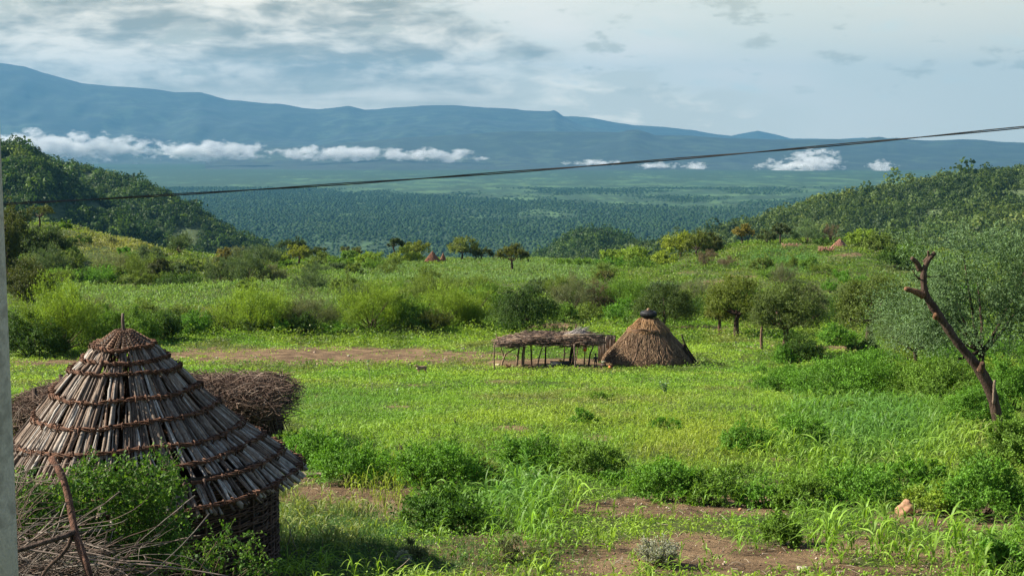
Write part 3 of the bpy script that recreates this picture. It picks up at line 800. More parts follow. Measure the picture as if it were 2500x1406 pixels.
b = MB(); lathe(b, [(.01, .05), (WR - .04, .05), (WR - .035, wh + .12)], 40, (.035, .026, .02)); b.build('blackout_lining', M_PLAIN, gr)  # dark drum added inside so no light passes through the weave

# ------------------------------------------------------------------ brush-topped shelter behind it
BD = 31.0
bx, _, _ = at_px(395, 1000, BD); bz = float(ground(bx, BD))
br = empty('brush_shelter', (bx, BD, bz), 'long low shelter piled with brown brushwood, behind the stick-roofed granary', 'shelter')
def topz(x):    # outline of the heap, local metres
    X_ = np.array([-3.3, -2.9, -2.2, -1.3, .3, 1.2, 2.15, 2.62, 2.88])
    Z_ = np.array([.95, 1.15, 1.36, 1.46, 1.49, 1.51, 1.53, 1.50, 1.15])
    return np.interp(x, X_, Z_)
n = 9500
x = rng.uniform(-3.25, 2.8, n); y = rng.uniform(-1.35, 1.5, n)
fall = 1 - np.clip(np.abs(y) / 1.5, 0, 1) ** 3 * .35
z = topz(x) * fall - rng.uniform(0, 1, n) ** 2.2 * .62 + .04 * rng.normal(size=n)
L = rng.uniform(.25, .85, n); az = rng.uniform(0, 6.28, n) ; el = rng.normal(0, .28, n)
dv = np.stack([np.cos(az) * np.cos(el), np.sin(az) * np.cos(el), np.sin(el)], -1)
bend = rng.normal(0, .22, (n, 3)) * L[:, None]; t = np.linspace(-.5, .5, 5)
P0 = np.stack([x, y, z], -1)
P = P0[:, None] + dv[:, None] * (L[:, None, None] * t[None, :, None]) + bend[:, None] * (.25 - t ** 2)[None, :, None] * 1.6
P[..., 0] = np.clip(P[..., 0], -3.6, 3.0)
pal = np.array([(.15,.095,.065),(.10,.062,.044),(.21,.15,.11),(.26,.20,.155),(.07,.042,.03)])
C = pal[rng.choice(5, n, p=[.3,.25,.22,.08,.15])] * rng.uniform(.7, 1.3, (n, 1))
b = MB(); tubes(b, P, np.full((n, 5), 1.) * rng.uniform(.0035, .0085, n)[:, None], 3, C, cap=False); b.build('brush_heap', M_TWIG, br)
b = MB(); n = 5200            # hanging brush wall
th = rng.uniform(0, 6.28, n); ex = np.sign(np.cos(th)) * np.abs(np.cos(th)) ** .7; ey = np.sign(np.sin(th)) * np.abs(np.sin(th)) ** .7
P0 = np.stack([-.2 + 2.72 * ex, 1.15 * ey, rng.uniform(.25, 1.2, n)], -1); P0[:, 0] += (1.3 - P0[:, 2]) * .08 * ex
dv = np.stack([rng.normal(0, .13, n), rng.normal(0, .1, n), -np.ones(n)], -1); L = rng.uniform(.4, .9, n)
t = np.linspace(0, 1, 4); P = P0[:, None] + dv[:, None] * (L[:, None, None] * t[None, :, None]); P[..., 2] = np.maximum(P[..., 2], -.1)
C = np.array([(.085,.055,.038),(.055,.035,.025),(.13,.09,.06)])[rng.integers(0, 3, n)] * rng.uniform(.7, 1.3, (n, 1))
tubes(b, P, np.full((n, 4), 1.) * rng.uniform(.006, .014, n)[:, None], 3, C, cap=False)
b.build('brush_wall', M_TWIG, br)
cx = np.linspace(-2.5, 2.25, 7)
for x_ in cx:
    for y_ in (-.9, .9):
        b = MB(); tubes(b, np.array([[x_, y_, -.2], [x_ + .04, y_, .7], [x_, y_, 1.45]]), np.array([.06, .055, .05]), 6, (.09, .06, .045)); b.build('post', M_BARK, br)
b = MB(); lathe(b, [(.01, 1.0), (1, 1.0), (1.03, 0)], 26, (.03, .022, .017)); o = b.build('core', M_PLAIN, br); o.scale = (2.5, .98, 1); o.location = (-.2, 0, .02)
b = MB(); tubes(b, np.array([[2.3, -.5, 1.0], [2.75, -.55, 1.06], [2.95, -.6, 1.09]]), np.array([.045, .04, .03]), 6, (.02, .018, .016)); b.build('pole_end', M_BARK, br)

# ------------------------------------------------------------------ concrete pole and cable
PD = 9.0
def edge_x(row, d): return at_px(float(np.interp(row, [330, 480, 880, 1100], [-1.5, 8, 20, 26])), row, d)[0]
px_ = edge_x(880, PD) - .125; pz = float(ground(px_, PD))
pole = empty('utility_pole', (px_, PD, pz), 'grey concrete utility pole standing at the left edge', 'utility pole')
b = MB(); lathe(b, [(.001, -.3), (.135, -.3), (.131, 1.5), (.125, 3.2), (.118, 5.2), (.11, 8.0), (.105, 8.05), (.001, 8.05)], 32, (.62, .54, .42)); b.build('shaft', solid_mat('concrete', 60, .2, .9, .5, (1, 1, .8), dirt=(.30, .25, .19)), pole)
mz = at_px(6, 812, PD)[2] - pz
b = MB(); aa = np.linspace(-2.15, -1.05, 8)
for i in range(7):
    pass
R_ = .1265
ang = np.linspace(-1.95, -.62, 12); Vq = np.array([[R_ * math.cos(a), R_ * math.sin(a), z] for z in (mz - .024, mz + .024) for a in ang]); 
b.add(Vq, [[i, i + 1, i + 13, i + 12] for i in range(11)], C=(.022, .02, .018)); plate = b.build('stencil_patch', M_PLAIN, pole)
fc = bpy.data.curves.new('lettering', 'FONT'); fc.body = 'E4'; fc.size = .036; fc.extrude = .001; fc.align_x = 'CENTER'; fc.align_y = 'CENTER'
fo = bpy.data.objects.new('lettering', fc); ROOT.objects.link(fo); fo.parent = plate
fa = -.85; fo.location = (.1285 * math.cos(fa), .1285 * math.sin(fa), mz); fo.rotation_euler = (math.pi / 2, 0, fa + math.pi / 2)
fm, nt, out = newmat('pale_paint'); p_ = N(nt, 'BsdfPrincipled'); p_.inputs['Base Color'].default_value = (.33, .32, .29, 1); lk(nt, p_.outputs[0], out.inputs[0]); me_ = bpy.data.meshes.new_from_object(fo); lo, ro = fo.location.copy(), fo.rotation_euler.copy(); bpy.data.objects.remove(fo); me_.materials.clear(); me_.materials.append(fm)
fo = bpy.data.objects.new('lettering', me_); ROOT.objects.link(fo); fo.parent = plate; fo.location = lo; fo.rotation_euler = ro
# cable: two twisted strands
ctrl = [(8, 498.5), (215, 488), (430, 475.5), (660, 461), (890, 444), (1250, 421.5), (1500, 403.5), (1700, 382.5), (1900, 366.5), (2130, 346), (2330, 328.5), (2500, 310.5), (2900, 266), (3600, 180)]
cx = np.array([c[0] for c in ctrl]); cr = np.polyval(np.polyfit(cx[:12], [c[1] for c in ctrl[:12]], 2), np.linspace(8, 3400, 500))
xx = np.linspace(8, 3400, 500); dd = np.interp(xx, [8, 2500, 3400], [8.92, 8.6, 8.4])
P = np.array([at_px(a, r, d) for a, r, d in zip(xx, cr, dd)])
P[:2] = P[:2]
b = MB(); tw = np.linspace(0, 75, 500)
for s_ in (0, math.pi):
    q = P.copy(); q[:, 2] += .0045 * np.cos(tw * .35 + s_); q[:, 1] += .0045 * np.sin(tw * .35 + s_)
    tubes(b, q, np.full(500, .0038), 6, (.05, .048, .046))
tag(b.build('power_cable', M_PLAIN), 'thin dark twisted cable sloping up from the concrete pole across the valley', 'cable')

# ------------------------------------------------------------------ dead leaning tree on the right
sx = [(2441,1100),(2440,1072),(2434,1030),(2427,989),(2413,943),(2388,900),(2359,865),(2327,829),(2299,786),(2271,747),(2252,718),(2246,690),(2245,658),(2254,634),(2272,613)]
base = on_ground(2440, 1090); TD = base[1]
P = np.array([at_px(a, r, TD - .0) for a, r in sx]); P[:, 1] += np.linspace(0, -.35, len(P))
wpx = np.array([31,29,26,25,27,26,21,20,19,21,17,15,15,12,10]) * .5
dt = empty('dead_tree', tuple(base), 'leaning bare brown tree trunk with sawn forks, beside the feathery tree', 'dead tree')
b = MB(); u = np.linspace(0, len(P) - 1, 60)
def resamp(P, n):
    u = np.linspace(0, len(P) - 1, n)
    return np.stack([np.interp(u, np.arange(len(P)), P[:, i]) for i in range(P.shape[1])], -1)
def smoothline(P, n):
    Q = resamp(P, n); 
    for _ in range(6): Q[1:-1] = .25 * Q[:-2] + .5 * Q[1:-1] + .25 * Q[2:]
    return Q
Q = smoothline(P, 70) - base; R = resamp(wpx[:, None], 70)[:, 0] * mpp(TD) * (1 + .07 * rng.normal(size=70))
tubes(b, Q, R, 20, (.10, .064, .045))
b.build('trunk', M_BARK, dt)
def limb(pts, w0, w1, name='stub', col=(.13, .08, .055), n=14):
    P = smoothline(np.array([at_px(a, r, TD - .25) for a, r in pts]), n) - base
    P[:, 1] += np.linspace(0, -.12, n)
    bb = MB(); tubes(bb, P, np.linspace(w0, w1, n) * .5 * mpp(TD) * (1 + .06 * rng.normal(size=n)), 8, col); bb.build(name, M_BARK, dt)
limb([(2246,660),(2240,645),(2232,636),(2222,629)], 14, 10)
limb([(2256,640),(2266,625),(2262,612)], 9, 5)
limb([(2255,722),(2238,713),(2222,708),(2206,703)], 20, 10, col=(.20, .10, .055))
limb([(2426,985),(2424,960),(2424,925)], 9, 6, col=(.30, .22, .16))
limb([(2392,905),(2396,892),(2394,884)], 18, 12, col=(.17, .09, .05))
limb([(2285,775),(2280,766)], 15, 11, col=(.2, .1, .05))
for pts in ([(2246,679),(2262,674),(2282,675),(2304,672)], [(2246,680),(2234,674),(2226,662)], [(2246,682),(2238,678),(2230,668),(2226,660)], [(2262,674),(2256,664),(2254,655)]):
    limb(pts, 4, 1.6, 'twig', (.12, .08, .05))

# ------------------------------------------------------------------ brushwood and fallen branch, bottom left
def worldline(pts, d0, d1, n=26):
    dd = np.linspace(d0, d1, len(pts))
    return smoothline(np.array([at_px(a, r, d) for (a, r), d in zip(pts, dd)]), n)
LD = 10.9
o0 = at_px(215, 1406, LD)
fb = empty('fallen_branch', tuple(o0), 'thick reddish brown forked branch leaning on the brushwood, bottom left corner', 'branch')
def fbr(name, pts, d0, d1, w0, w1, col):
    P = worldline(pts, d0, d1); bb = MB()
    tubes(bb, P - o0, np.linspace(w0, w1, 26) * .5 * mpp(LD) * (1 + .06 * rng.normal(size=26)), 9, col); bb.build(name, M_BARK, fb)
fbr('main_stem', [(125,1118),(150,1150),(166,1205),(176,1260),(182,1300),(200,1345),(222,1410),(240,1500)], 11.3, 10.6, 17, 20, (.19, .095, .062))
fbr('fork', [(182,1298),(160,1308),(110,1322),(40,1345),(-40,1352)], 10.9, 10.6, 15, 11, (.12, .08, .06))
fbr('fork', [(178,1300),(168,1330),(150,1355),(115,1385),(95,1420)], 10.9, 10.7, 12, 8, (.13, .085, .06))
bw = MB(); n = 620
cxp = rng.normal(60, 150, n); cyp = rng.normal(1385, 50, n); dd = rng.uniform(11.2, 12.6, n)
P0 = np.array([at_px(a, r, d) for a, r, d in zip(cxp, cyp, dd)])
az = rng.normal(.3, .55, n) + math.pi * (rng.random(n) < .5); L = rng.uniform(.25, 1.0, n)
dv = np.stack([np.cos(az), rng.normal(0, .4, n), np.sin(az) * .75], -1); t = np.linspace(-.5, .5, 8)
bend = rng.normal(0, .3, (n, 3)) * L[:, None]
P = P0[:, None] + dv[:, None] * (L[:, None, None] * t[None, :, None]) + bend[:, None] * (.25 - t ** 2)[None, :, None] + np.cumsum(rng.normal(0, .006, (n, 8, 3)), 1)
gz_ = ground(P[..., 0], P[..., 1]); P[..., 2] = np.maximum(P[..., 2], gz_ - .1)
palT = np.array([(.15,.115,.09),(.09,.065,.05),(.24,.20,.165),(.11,.07,.05)])
tubes(bw, P, rng.uniform(.0022, .0058, n)[:, None] * np.linspace(1.2, .5, 8), 4, palT[rng.integers(0, 4, n)] * rng.uniform(.6, 1.2, (n, 1)))
for pts, w_ in (([(0,1390),(60,1330),(110,1295),(160,1262),(200,1258)],5), ([(30,1338),(100,1345),(190,1362),(300,1374),(420,1382),(560,1406)],6),
              ([(150,1352),(210,1345),(300,1370),(330,1368),(440,1376)],5), ([(240,1372),(300,1395),(330,1420)],5), ([(0,1290),(10,1262),(30,1225),(22,1180)],3),
              ([(0,1105),(20,1050),(40,1010),(60,985)],3), ([(0,1060),(15,1040),(30,1075),(45,1120)],2.5), ([(0,1140),(30,1160),(80,1172),(140,1180)],3), ([(0,1175),(60,1178),(150,1168)],3)):
    tubes(bw, worldline(pts, 11.2, 11.0), np.linspace(w_, w_ * .5, 26) * .5 * mpp(11.2), 6, (.2, .15, .12))
for _ in range(46):              # springy twigs rising in front of the pole
    x0 = rng.uniform(-60, 60); y0 = rng.uniform(1180, 1300); l = rng.uniform(80, 260)
    pts = [(x0, y0)]; a = rng.uniform(-1.9, -1.0)
    for k in range(5): a += rng.normal(.12, .25); pts.append((pts[-1][0] + l / 5 * math.cos(a), pts[-1][1] + l / 5 * math.sin(a)))
    d_ = rng.uniform(9.6, 11.5); tubes(bw, worldline(pts, d_, d_ + .2, 12), np.linspace(2.6, 1.0, 12) * .5 * mpp(10.5), 3, palT[rng.integers(0, 4)] * .9)
tag(bw.build('brushwood_pile', M_TWIG), 'tangled heap of dry grey brushwood in the bottom left corner', 'brushwood')
# dry upright twigs right of the granary
for pts, lab in (([(696,1340),(712,1310),(706,1275),(690,1262)], 'dry bent twig standing right of the granary wall, its tip hooked left'),
                 ([(738,1372),(722,1340),(710,1302),(704,1290)], 'dry straight twig leaning left, right of the granary wall'),
                 ([(680,1410),(668,1390),(660,1362),(656,1348)], 'short dry twig at the lower right foot of the granary'),
                 ([(786,1370),(787,1340),(788,1315)], 'thin pale upright stalk in the shaded weeds right of the granary'),
                 ([(950,1408),(965,1392),(985,1378),(1000,1362)], 'thin dark twig lying low in the weeds at the bottom edge')):
    p0 = on_ground(pts[0][0], min(pts[0][1], 1400)); bb = MB()
    P = worldline(pts, p0[1], p0[1] - .15, 14); tubes(bb, P - p0, np.linspace(.0075, .003, 14), 5, (.27, .21, .16))
    o = bb.build('dry_twig', M_TWIG); o.location = p0; tag(o, lab, 'twig')
p0 = on_ground(800, 1168); bb = MB()
lg = [(738,1160),(775,1163),(812,1161),(840,1166),(862,1176),(884,1186)]
P = smoothline(np.array([on_ground(a, r + 3) + np.array([0, 0, .05]) for a, r in lg]), 22)
tubes(bb, P - p0, np.linspace(.05, .025, 22) * (1 + .1 * rng.normal(size=22)), 8, (.36, .28, .20)); o = bb.build('log', M_BARK); o.location = p0
tag(o, 'pale bleached crooked log on the bare soil beside the granary eave', 'log')

# ------------------------------------------------------------------ stones, stumps
def stone(px, py, w, h, col, lab, seed, name='stone', group=None):
    r_ = np.random.default_rng(seed); p = on_ground(px, py); s = mpp(p[1]); bb = MB()
    blob(bb, (0, 0, h * s * .36), (w * s * .5, w * s * .42, h * s * .6), r_, col, 28, 18, .3, cut=1.1); o = bb.build(name, M_STONE); o.location = p; o.rotation_euler.z = r_.uniform(-.3, .3)
    tag(o, lab, 'stone', group); return o
stone(2210, 1254, 62, 44, (.42, .23, .135), 'big orange pink boulder at the edge of the green weeds on the right', 2, 'boulder')
stone(1960, 1396, 34, 22, (.42, .36, .29), 'flat pale grey stone lying on the soil at the bottom edge', 3)
stone(2380, 1278, 26, 15, (.11, .10, .095), 'dark grey stone on the bare strip right of the orange boulder', 4)
stone(1806, 1247, 11, 9, (.42, .22, .12), 'small orange stone on the bare strip below the bushes', 5)
stone(1830, 1247, 15, 9, (.12, .11, .10), 'small dark stone beside the small orange one on the bare strip', 6)
stone(1843, 1229, 14, 7, (.42, .24, .14), 'flat orange stone at the upper rim of the bare strip', 7)
stone(1215, 894, 14, 8, (.55, .42, .34), 'pinkish white stone under the left posts of the pole shelter', 8)
stone(1252, 895, 6, 4, (.55, .50, .42), 'tiny white stone in the bare yard under the pole shelter', 9)
stone(1030, 1024, 14, 8, (.36, .24, .16), 'brown stone half buried in the middle of the field', 10)
rngs = np.random.default_rng(55)
for k in range(46):
    if k < 30: px, py = rngs.uniform(380, 1180), rngs.uniform(848, 892)
    else: px, py = rngs.uniform(1720, 2120), rngs.uniform(838, 860)
    s_ = rngs.uniform(3, 7.5)
    stone(px, py, s_ * 1.4, s_ * .9, (.46 * rngs.uniform(.7, 1.1), .33, .24), 'small pale stone lying on the tilled brown strip across the field', 100 + k, 'small_stone', 'pale stones on the tilled strip')
p = on_ground(985, 1116); s = mpp(p[1]); bb = MB(); r_ = np.random.default_rng(4)
tubes(bb, np.array([[0, 0, -.05], [-.02, 0, .08], [-.05, 0, .17], [-.06, 0, .24]]), np.array([.085, .07, .05, .03]), 9, (.022, .017, .013))
tubes(bb, np.array([[.0, 0, .02], [-.15, -.03, .03], [-.28, -.05, -.02]]), np.array([.05, .045, .03]), 7, (.15, .085, .055))
o = bb.build('stump', M_BARK); o.location = p; tag(o, 'small charred black stump in the tall yellow grass left of centre', 'stump')
p = on_ground(1113, 1040); bb = MB()
tubes(bb, np.array([[0, 0, -.05], [-.01, 0, .1], [-.03, 0, .22]]), np.array([.04, .035, .02]), 7, (.02, .018, .016)); tubes(bb, np.array([[0, 0, .03], [.12, 0, .05], [.2, 0, .0]]), np.array([.03, .03, .02]), 6, (.03, .022, .018))
o = bb.build('stump', M_BARK); o.location = p; tag(o, 'thin black stump sticking up in the middle of the green field', 'stump')
# ------------------------------------------------------------------ thatched hut in the middle of the field
rng = np.random.default_rng(202)
hp = on_ground(1582, 896); HD = hp[1] + 2.2; hx = at_px(1582, 890, HD)[0]; hz = float(ground(hx, HD)); hp = np.array([hx, HD, hz]); s = mpp(HD)
def zl(row): return at_px(1582, row, HD)[2] - hz
hut = empty('thatched_hut', tuple(hp), 'big shaggy cone of brown thatch with a black tyre on its top', 'hut')
TRr = np.array([8, 24, 43, 50, 75, 97, 110]) * s; TZr = np.array([zl(r) for r in (766, 784, 803, 811, 838, 861, 876)])
def straw(n, lo, hi, Lr, rad, pal, thick=(.012, .03)):
    th = rng.uniform(0, 6.28, n); u = np.sqrt(rng.uniform(lo ** 2, hi ** 2, n))
    m_ = 5; L = rng.uniform(*Lr, n); t = np.linspace(0, 1, m_)
    uu = u[:, None] + L[:, None] * t
    R = np.interp(uu, np.linspace(0, 1, 7), TRr); Zz = np.interp(uu, np.linspace(0, 1, 7), TZr)
    over = np.clip(uu - 1, 0, 1); R = R + over * 1.6; Zz = Zz - over * 2.3
    tt = th[:, None] + rng.normal(0, .10, n)[:, None] * t + .02 * rng.normal(size=(n, m_))
    R = R + rad * rng.uniform(0, 1, n)[:, None] + .03 * np.sin(th * 9)[:, None]
    P = np.stack([R * np.cos(tt), R * np.sin(tt), Zz + .03 * rng.normal(size=(n, 1))], -1)
    C = np.array(pal)[rng.integers(0, len(pal), n)] * rng.uniform(.6, 1.35, (n, 1))
    return P, rng.uniform(*thick, n)[:, None] * np.linspace(1, .55, m_), C
palL = [(.25,.16,.092),(.19,.12,.07),(.33,.225,.135),(.135,.082,.05)]; palU = [(.33,.19,.085),(.25,.14,.065),(.40,.25,.13)]
b = MB(); P, R, C = straw(9000, .18, .90, (.06, .15), .12, palL); P2, R2, C2 = straw(1500, .82, .98, (.03, .09), .06, palL)
tubes(b, P, R, 3, C, cap=False); tubes(b, P2, R2, 3, C2, cap=False)
lathe(b, [(.05, TZr[0]), (TRr[1] - .1, TZr[1]), (TRr[3] - .1, TZr[3]), (TRr[5] - .12, TZr[5]), (TRr[6] - .2, TZr[6])], 40, (.14, .08, .045)); b.build('lower_thatch', M_THATCH, hut)
b = MB(); P, R, C = straw(2600, .10, .36, (.06, .13), .14, palU); P[..., :2] *= 1.04; tubes(b, P, R, 3, C, cap=False); b.build('upper_thatch', M_THATCH, hut)
b = MB(); a = np.linspace(0, 6.2832, 60)
for k in range(5):
    rr = 47 * s + .10 + .012 * k; q = np.stack([rr * np.cos(a), rr * np.sin(a), zl(807) + .22 * np.cos(2 * a + k * .25) * np.sin(a) + .02 * k + .03 * np.sin(a * 9)], -1)
    tubes(b, q, np.full(60, .022), 5, np.array([(.19, .115, .07)]) * rng.uniform(.7, 1.2), cap=False)
b.build('rope_band', M_TWIG, hut)
# wall of stakes and wattle
wr = 88 * s; zt = zl(868)
b = MB(); ns = 84; a = np.arange(ns) * 6.2832 / ns
P = np.stack([np.stack([wr * np.cos(a), wr * np.sin(a), np.full(ns, z)], -1) for z in (-.25, zt * .5, zt)], 1); tubes(b, P + rng.normal(0, .02, P.shape), np.full((ns, 3), .035), 5, np.array((.34, .22, .13)) * rng.uniform(.6, 1.2, (ns, 1)))
th = np.linspace(0, 6.2832, 170)
for r_ in range(15):
    q = np.stack([(wr + .03 * np.cos(th * 42 + math.pi * (r_ % 2))) * np.cos(th), (wr + .03 * np.cos(th * 42 + math.pi * (r_ % 2))) * np.sin(th), zt * (r_ + .3) / 15 + .02 * np.sin(th * 3 + r_)], -1)
    tubes(b, q, np.full(170, .02), 4, np.array([(.33, .21, .13)]) * rng.uniform(.5, 1.3), cap=False)
b.build('wattle_wall', M_TWIG, hut)
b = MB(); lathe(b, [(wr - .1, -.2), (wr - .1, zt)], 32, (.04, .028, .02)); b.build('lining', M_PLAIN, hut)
def hpole(pts, w, lab_name='prop_pole', col=(.16, .09, .055), off=-3.3):
    b = MB(); P = smoothline(np.array([at_px(a, r, HD + off) for a, r in pts]), 14) - hp
    tubes(b, P, np.linspace(w, w * .7, 14), 7, col); b.build(lab_name, M_BARK, hut)
hpole([(1537, 899), (1548, 880), (1556, 862), (1558, 845), (1554, 828)], .07, col=(.24, .15, .10))
for pts, w in (([(1712, 902), (1690, 868), (1672, 842), (1664, 816)], .075), ([(1702, 900), (1684, 872), (1668, 848)], .12), ([(1698, 898), (1680, 866), (1668, 840)], .1)): hpole(pts, w, col=(.035, .024, .02), off=-1.2)
tz = zl(771)
ty = empty('tyre', tuple(hp + np.array([0, 0, tz])), 'old black tyre capping the peak of the thatched hut', 'tyre')
b = MB(); pr = [(.36, .30), (.48, .33), (.56, .26), (.585, .13), (.56, .02), (.50, -.08), (.36, -.05), (.33, .1), (.36, .32)]
lathe(b, pr, 40, (.022, .023, .026)); b.build('casing', solid_mat('rubber', 25, .2, .6, .3), ty)
b = MB(); 
for k in range(40):
    a = k * 6.2832 / 40; box(b, (.577 * math.cos(a), .577 * math.sin(a), .13), (.03, .05, .22), (.018, .018, .02), rot=Matrix.Rotation(a, 3, 'Z'))
b.build('tread', M_PLAIN, ty)
b = MB(); lathe(b, [(.001, .42), (.28, .41), (.33, .34), (.34, .2)], 20, (.03, .026, .024), wob=.05, rng=rng); lathe(b, [(.001, .56), (.08, .53), (.13, .47), (.12, .40)], 14, (.24, .15, .09), wob=.08, rng=rng)
o = b.build('straw_knob', M_THATCH, hut); o.location = (0, 0, tz)

# ------------------------------------------------------------------ pole shelter beside it
sp0 = on_ground(1330, 896)
sh = empty('pole_shelter', tuple(sp0), 'long open shelter of crooked poles under a brushwood roof, left of the hut', 'shelter')
def post(pts, w, name='post', dep=None, col=None):
    g = on_ground(*pts[0]); d = dep if dep is not None else g[1]
    P = np.array([at_px(a, r, d) for a, r in pts]); P = smoothline(P, 12); P[0, 2] -= .1
    b = MB(); tubes(b, P - sp0, np.linspace(w, w * .75, 12) * (1 + .06 * rng.normal(size=12)), 7, col or np.array((.17, .11, .075)) * rng.uniform(.6, 1.3)); b.build(name, M_BARK, sh)
pst = [([(1207,905),(1206,870),(1208,836)],.05,None),([(1223,897),(1228,880),(1234,864)],.075,(.33,.22,.14)),([(1234,864),(1252,854),(1270,845)],.045,None),([(1230,868),(1220,840),(1211,815)],.04,None),
 ([(1261,896),(1264,870),(1268,846)],.08,(.26,.17,.11)),([(1273,895),(1275,865),(1279,840)],.05,(.34,.24,.16)),([(1277,896),(1279,862),(1282,836)],.085,(.26,.18,.13)),([(1298,893),(1297,865),(1296,840)],.065,None),
 ([(1312,896),(1317,868),(1328,836)],.05,None),([(1331,894),(1332,862),(1333,836)],.07,(.08,.05,.035)),([(1376,880),(1379,858),(1378,838)],.06,(.05,.035,.025)),([(1391,890),(1394,865),(1398,840)],.11,(.055,.035,.025)),
 ([(1398,891),(1401,865),(1403,840)],.10,(.05,.032,.024)),([(1405,900),(1403,868),(1402,840)],.065,(.24,.17,.13)),([(1407,880),(1409,860),(1412,842)],.05,(.2,.13,.09)),([(1426,894),(1427,875),(1428,857)],.055,(.24,.14,.09)),
 ([(1437,893),(1439,876),(1441,862)],.07,(.09,.06,.04)),([(1440,864),(1448,848),(1453,830)],.05,(.06,.04,.03))]
for pts, w, c in pst:
    dep = None
    if pts[0][1] < 875 : dep = on_ground(pts[0][0], 896)[1]
    post(pts, w, 'post', dep, c)
post([(1401,816),(1404,802),(1407,792)], .06, 'post', sp0[1] + 2); post([(1374,818),(1376,808),(1378,800)], .05, 'post', sp0[1] + 2)
sd_ = sp0[1]
def rl(px, row, d=None): return at_px(px, row, d or sd_ + 1.3) - sp0
b = MB(); n = 2300
xs = rng.uniform(1226, 1456, n); topr = np.interp(xs, [1220, 1250, 1290, 1330, 1365, 1400, 1440, 1460], [834, 826, 818, 816, 819, 814, 819, 827]); botr = np.interp(xs, [1220, 1255, 1290, 1320, 1360, 1400, 1430, 1455], [838, 841, 836, 834, 838, 842, 838, 833]) + rng.normal(0, 1.2, n)
rr = topr + (botr - topr) * rng.random(n); dp = sd_ + 1.3 + rng.uniform(-1.7, 1.9, n)
P0 = np.array([at_px(a, r, d) for a, r, d in zip(xs, rr, dp)]) - sp0
P0[:, 2] = (np.array([at_px(a, r, sd_ + 1.3)[2] for a, r in zip(xs, rr)]) - sp0[2])
az = rng.normal(0, .5, n) + math.pi * (rng.random(n) < .5); L = rng.uniform(.5, 1.7, n); dv = np.stack([np.cos(az), np.sin(az), rng.normal(0, .13, n)], -1); t = np.linspace(-.5, .5, 4)
P = P0[:, None] + dv[:, None] * (L[:, None, None] * t[None, :, None]) + (rng.normal(0, .12, (n, 3)) * L[:, None])[:, None] * (.25 - t ** 2)[None, :, None]
pal = np.array([(.15,.105,.08),(.09,.06,.045),(.27,.20,.145),(.20,.125,.08),(.055,.038,.03)]); C = pal[rng.integers(0, 5, n)] * rng.uniform(.7, 1.3, (n, 1))
tubes(b, P, rng.uniform(.009, .026, n)[:, None] * np.ones(4), 4, C); 
xs = np.linspace(1238, 1448, 30)
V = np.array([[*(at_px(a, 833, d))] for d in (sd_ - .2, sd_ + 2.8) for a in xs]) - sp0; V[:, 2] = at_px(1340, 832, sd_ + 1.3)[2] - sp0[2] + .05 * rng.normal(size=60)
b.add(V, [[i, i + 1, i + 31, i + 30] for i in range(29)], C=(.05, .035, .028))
b.build('brush_roof', M_TWIG, sh)
b = MB(); n = 60          # spray of sticks on top
q0 = rl(1400, 814); dv = np.stack([rng.uniform(.4, 1.2, n), rng.normal(0, .3, n), rng.uniform(.05, .6, n)], -1) * rng.uniform(.5, 1.3, (n, 1)); P = q0 + rng.normal(0, .2, (n, 1, 3)) * [1, 1, .3] + dv[:, None] * np.linspace(-.3, .8, 4)[None, :, None]
tubes(b, P, np.full((n, 4), .018), 3, (.33, .29, .27)); b.build('stick_bundle', M_TWIG, sh)
b = MB(); tubes(b, np.array([rl(1378, 817, sd_ - .2), rl(1440, 816.5, sd_ - .2), rl(1502, 819, sd_ + .3)]), np.array([.05, .05, .04]), 6, (.42, .32, .23)); b.build('ridge_beam', M_BARK, sh)
b = MB(); tubes(b, np.array([rl(1208, 837), rl(1250, 834), rl(1300, 836)]), np.array([.06, .06, .05]), 6, (.22, .15, .1)); b.build('beam', M_BARK, sh); b = MB(); tubes(b, np.array([rl(1408, 836, sd_ - .3), rl(1430, 835, sd_ - .3), rl(1448, 834, sd_ - .3)]), np.array([.04, .05, .04]), 6, (.38, .3, .22)); b.build('beam', M_BARK, sh)
# upright screen with skins and ropes between shelter and hut
sc0 = on_ground(1478, 884) ; SD2 = HD + 2.0; sc0 = np.array([at_px(1480, 880, SD2)[0], SD2, float(ground(at_px(1480, 880, SD2)[0], SD2))])
scn = empty('plank_screen', tuple(sc0), 'upright grey wooden screen hung with ropes between the pole shelter and the hut', 'screen'); S2 = mpp(SD2)
tp = at_px(1478, 817, SD2)[2] - sc0[2]
b = MB(); xo = -19
wds = [3.2, 4.6, 2.6, 5.0, 3.4, 4.2, 3.0, 4.8, 3.6, 4.0]
for i, w_ in enumerate(wds):
    w_m = w_ * S2; cx = (xo + w_ / 2) * S2; xo += w_ + .15
    hh = tp * rng.uniform(.93, 1.0); box(b, (cx, rng.uniform(-.04, .04), hh / 2), (w_m, .06, hh), np.array((.20, .15, .115)) * rng.uniform(.6, 1.3))
b.build('planks', solid_mat('old_wood', 10, .4, .9, .4, (6, 6, .6)), scn)
b = MB()
for k in range(5):
    a = np.linspace(math.pi, 2 * math.pi, 16); rx = .14 + .045 * k; P = np.stack([.28 + rx * np.cos(a), np.full(16, -.07 - .01 * k), tp * .9 + (1.0 - .09 * k) * np.sin(a) * .9], -1)
    tubes(b, P, np.full(16, .018), 5, np.array([(.36, .29, .22)]) * rng.uniform(.7, 1.2))
for k in range(14):
    x_ = -.5 + .9 * rng.random(); P = np.array([[x_, -.06, tp * .98], [x_ + .02, -.1, tp * .75], [x_ - .01, -.08, tp * rng.uniform(.45, .6)]]); tubes(b, P, np.full(3, .02), 4, (.3, .22, .16))
b.build('hanging_ropes', M_TWIG, scn)
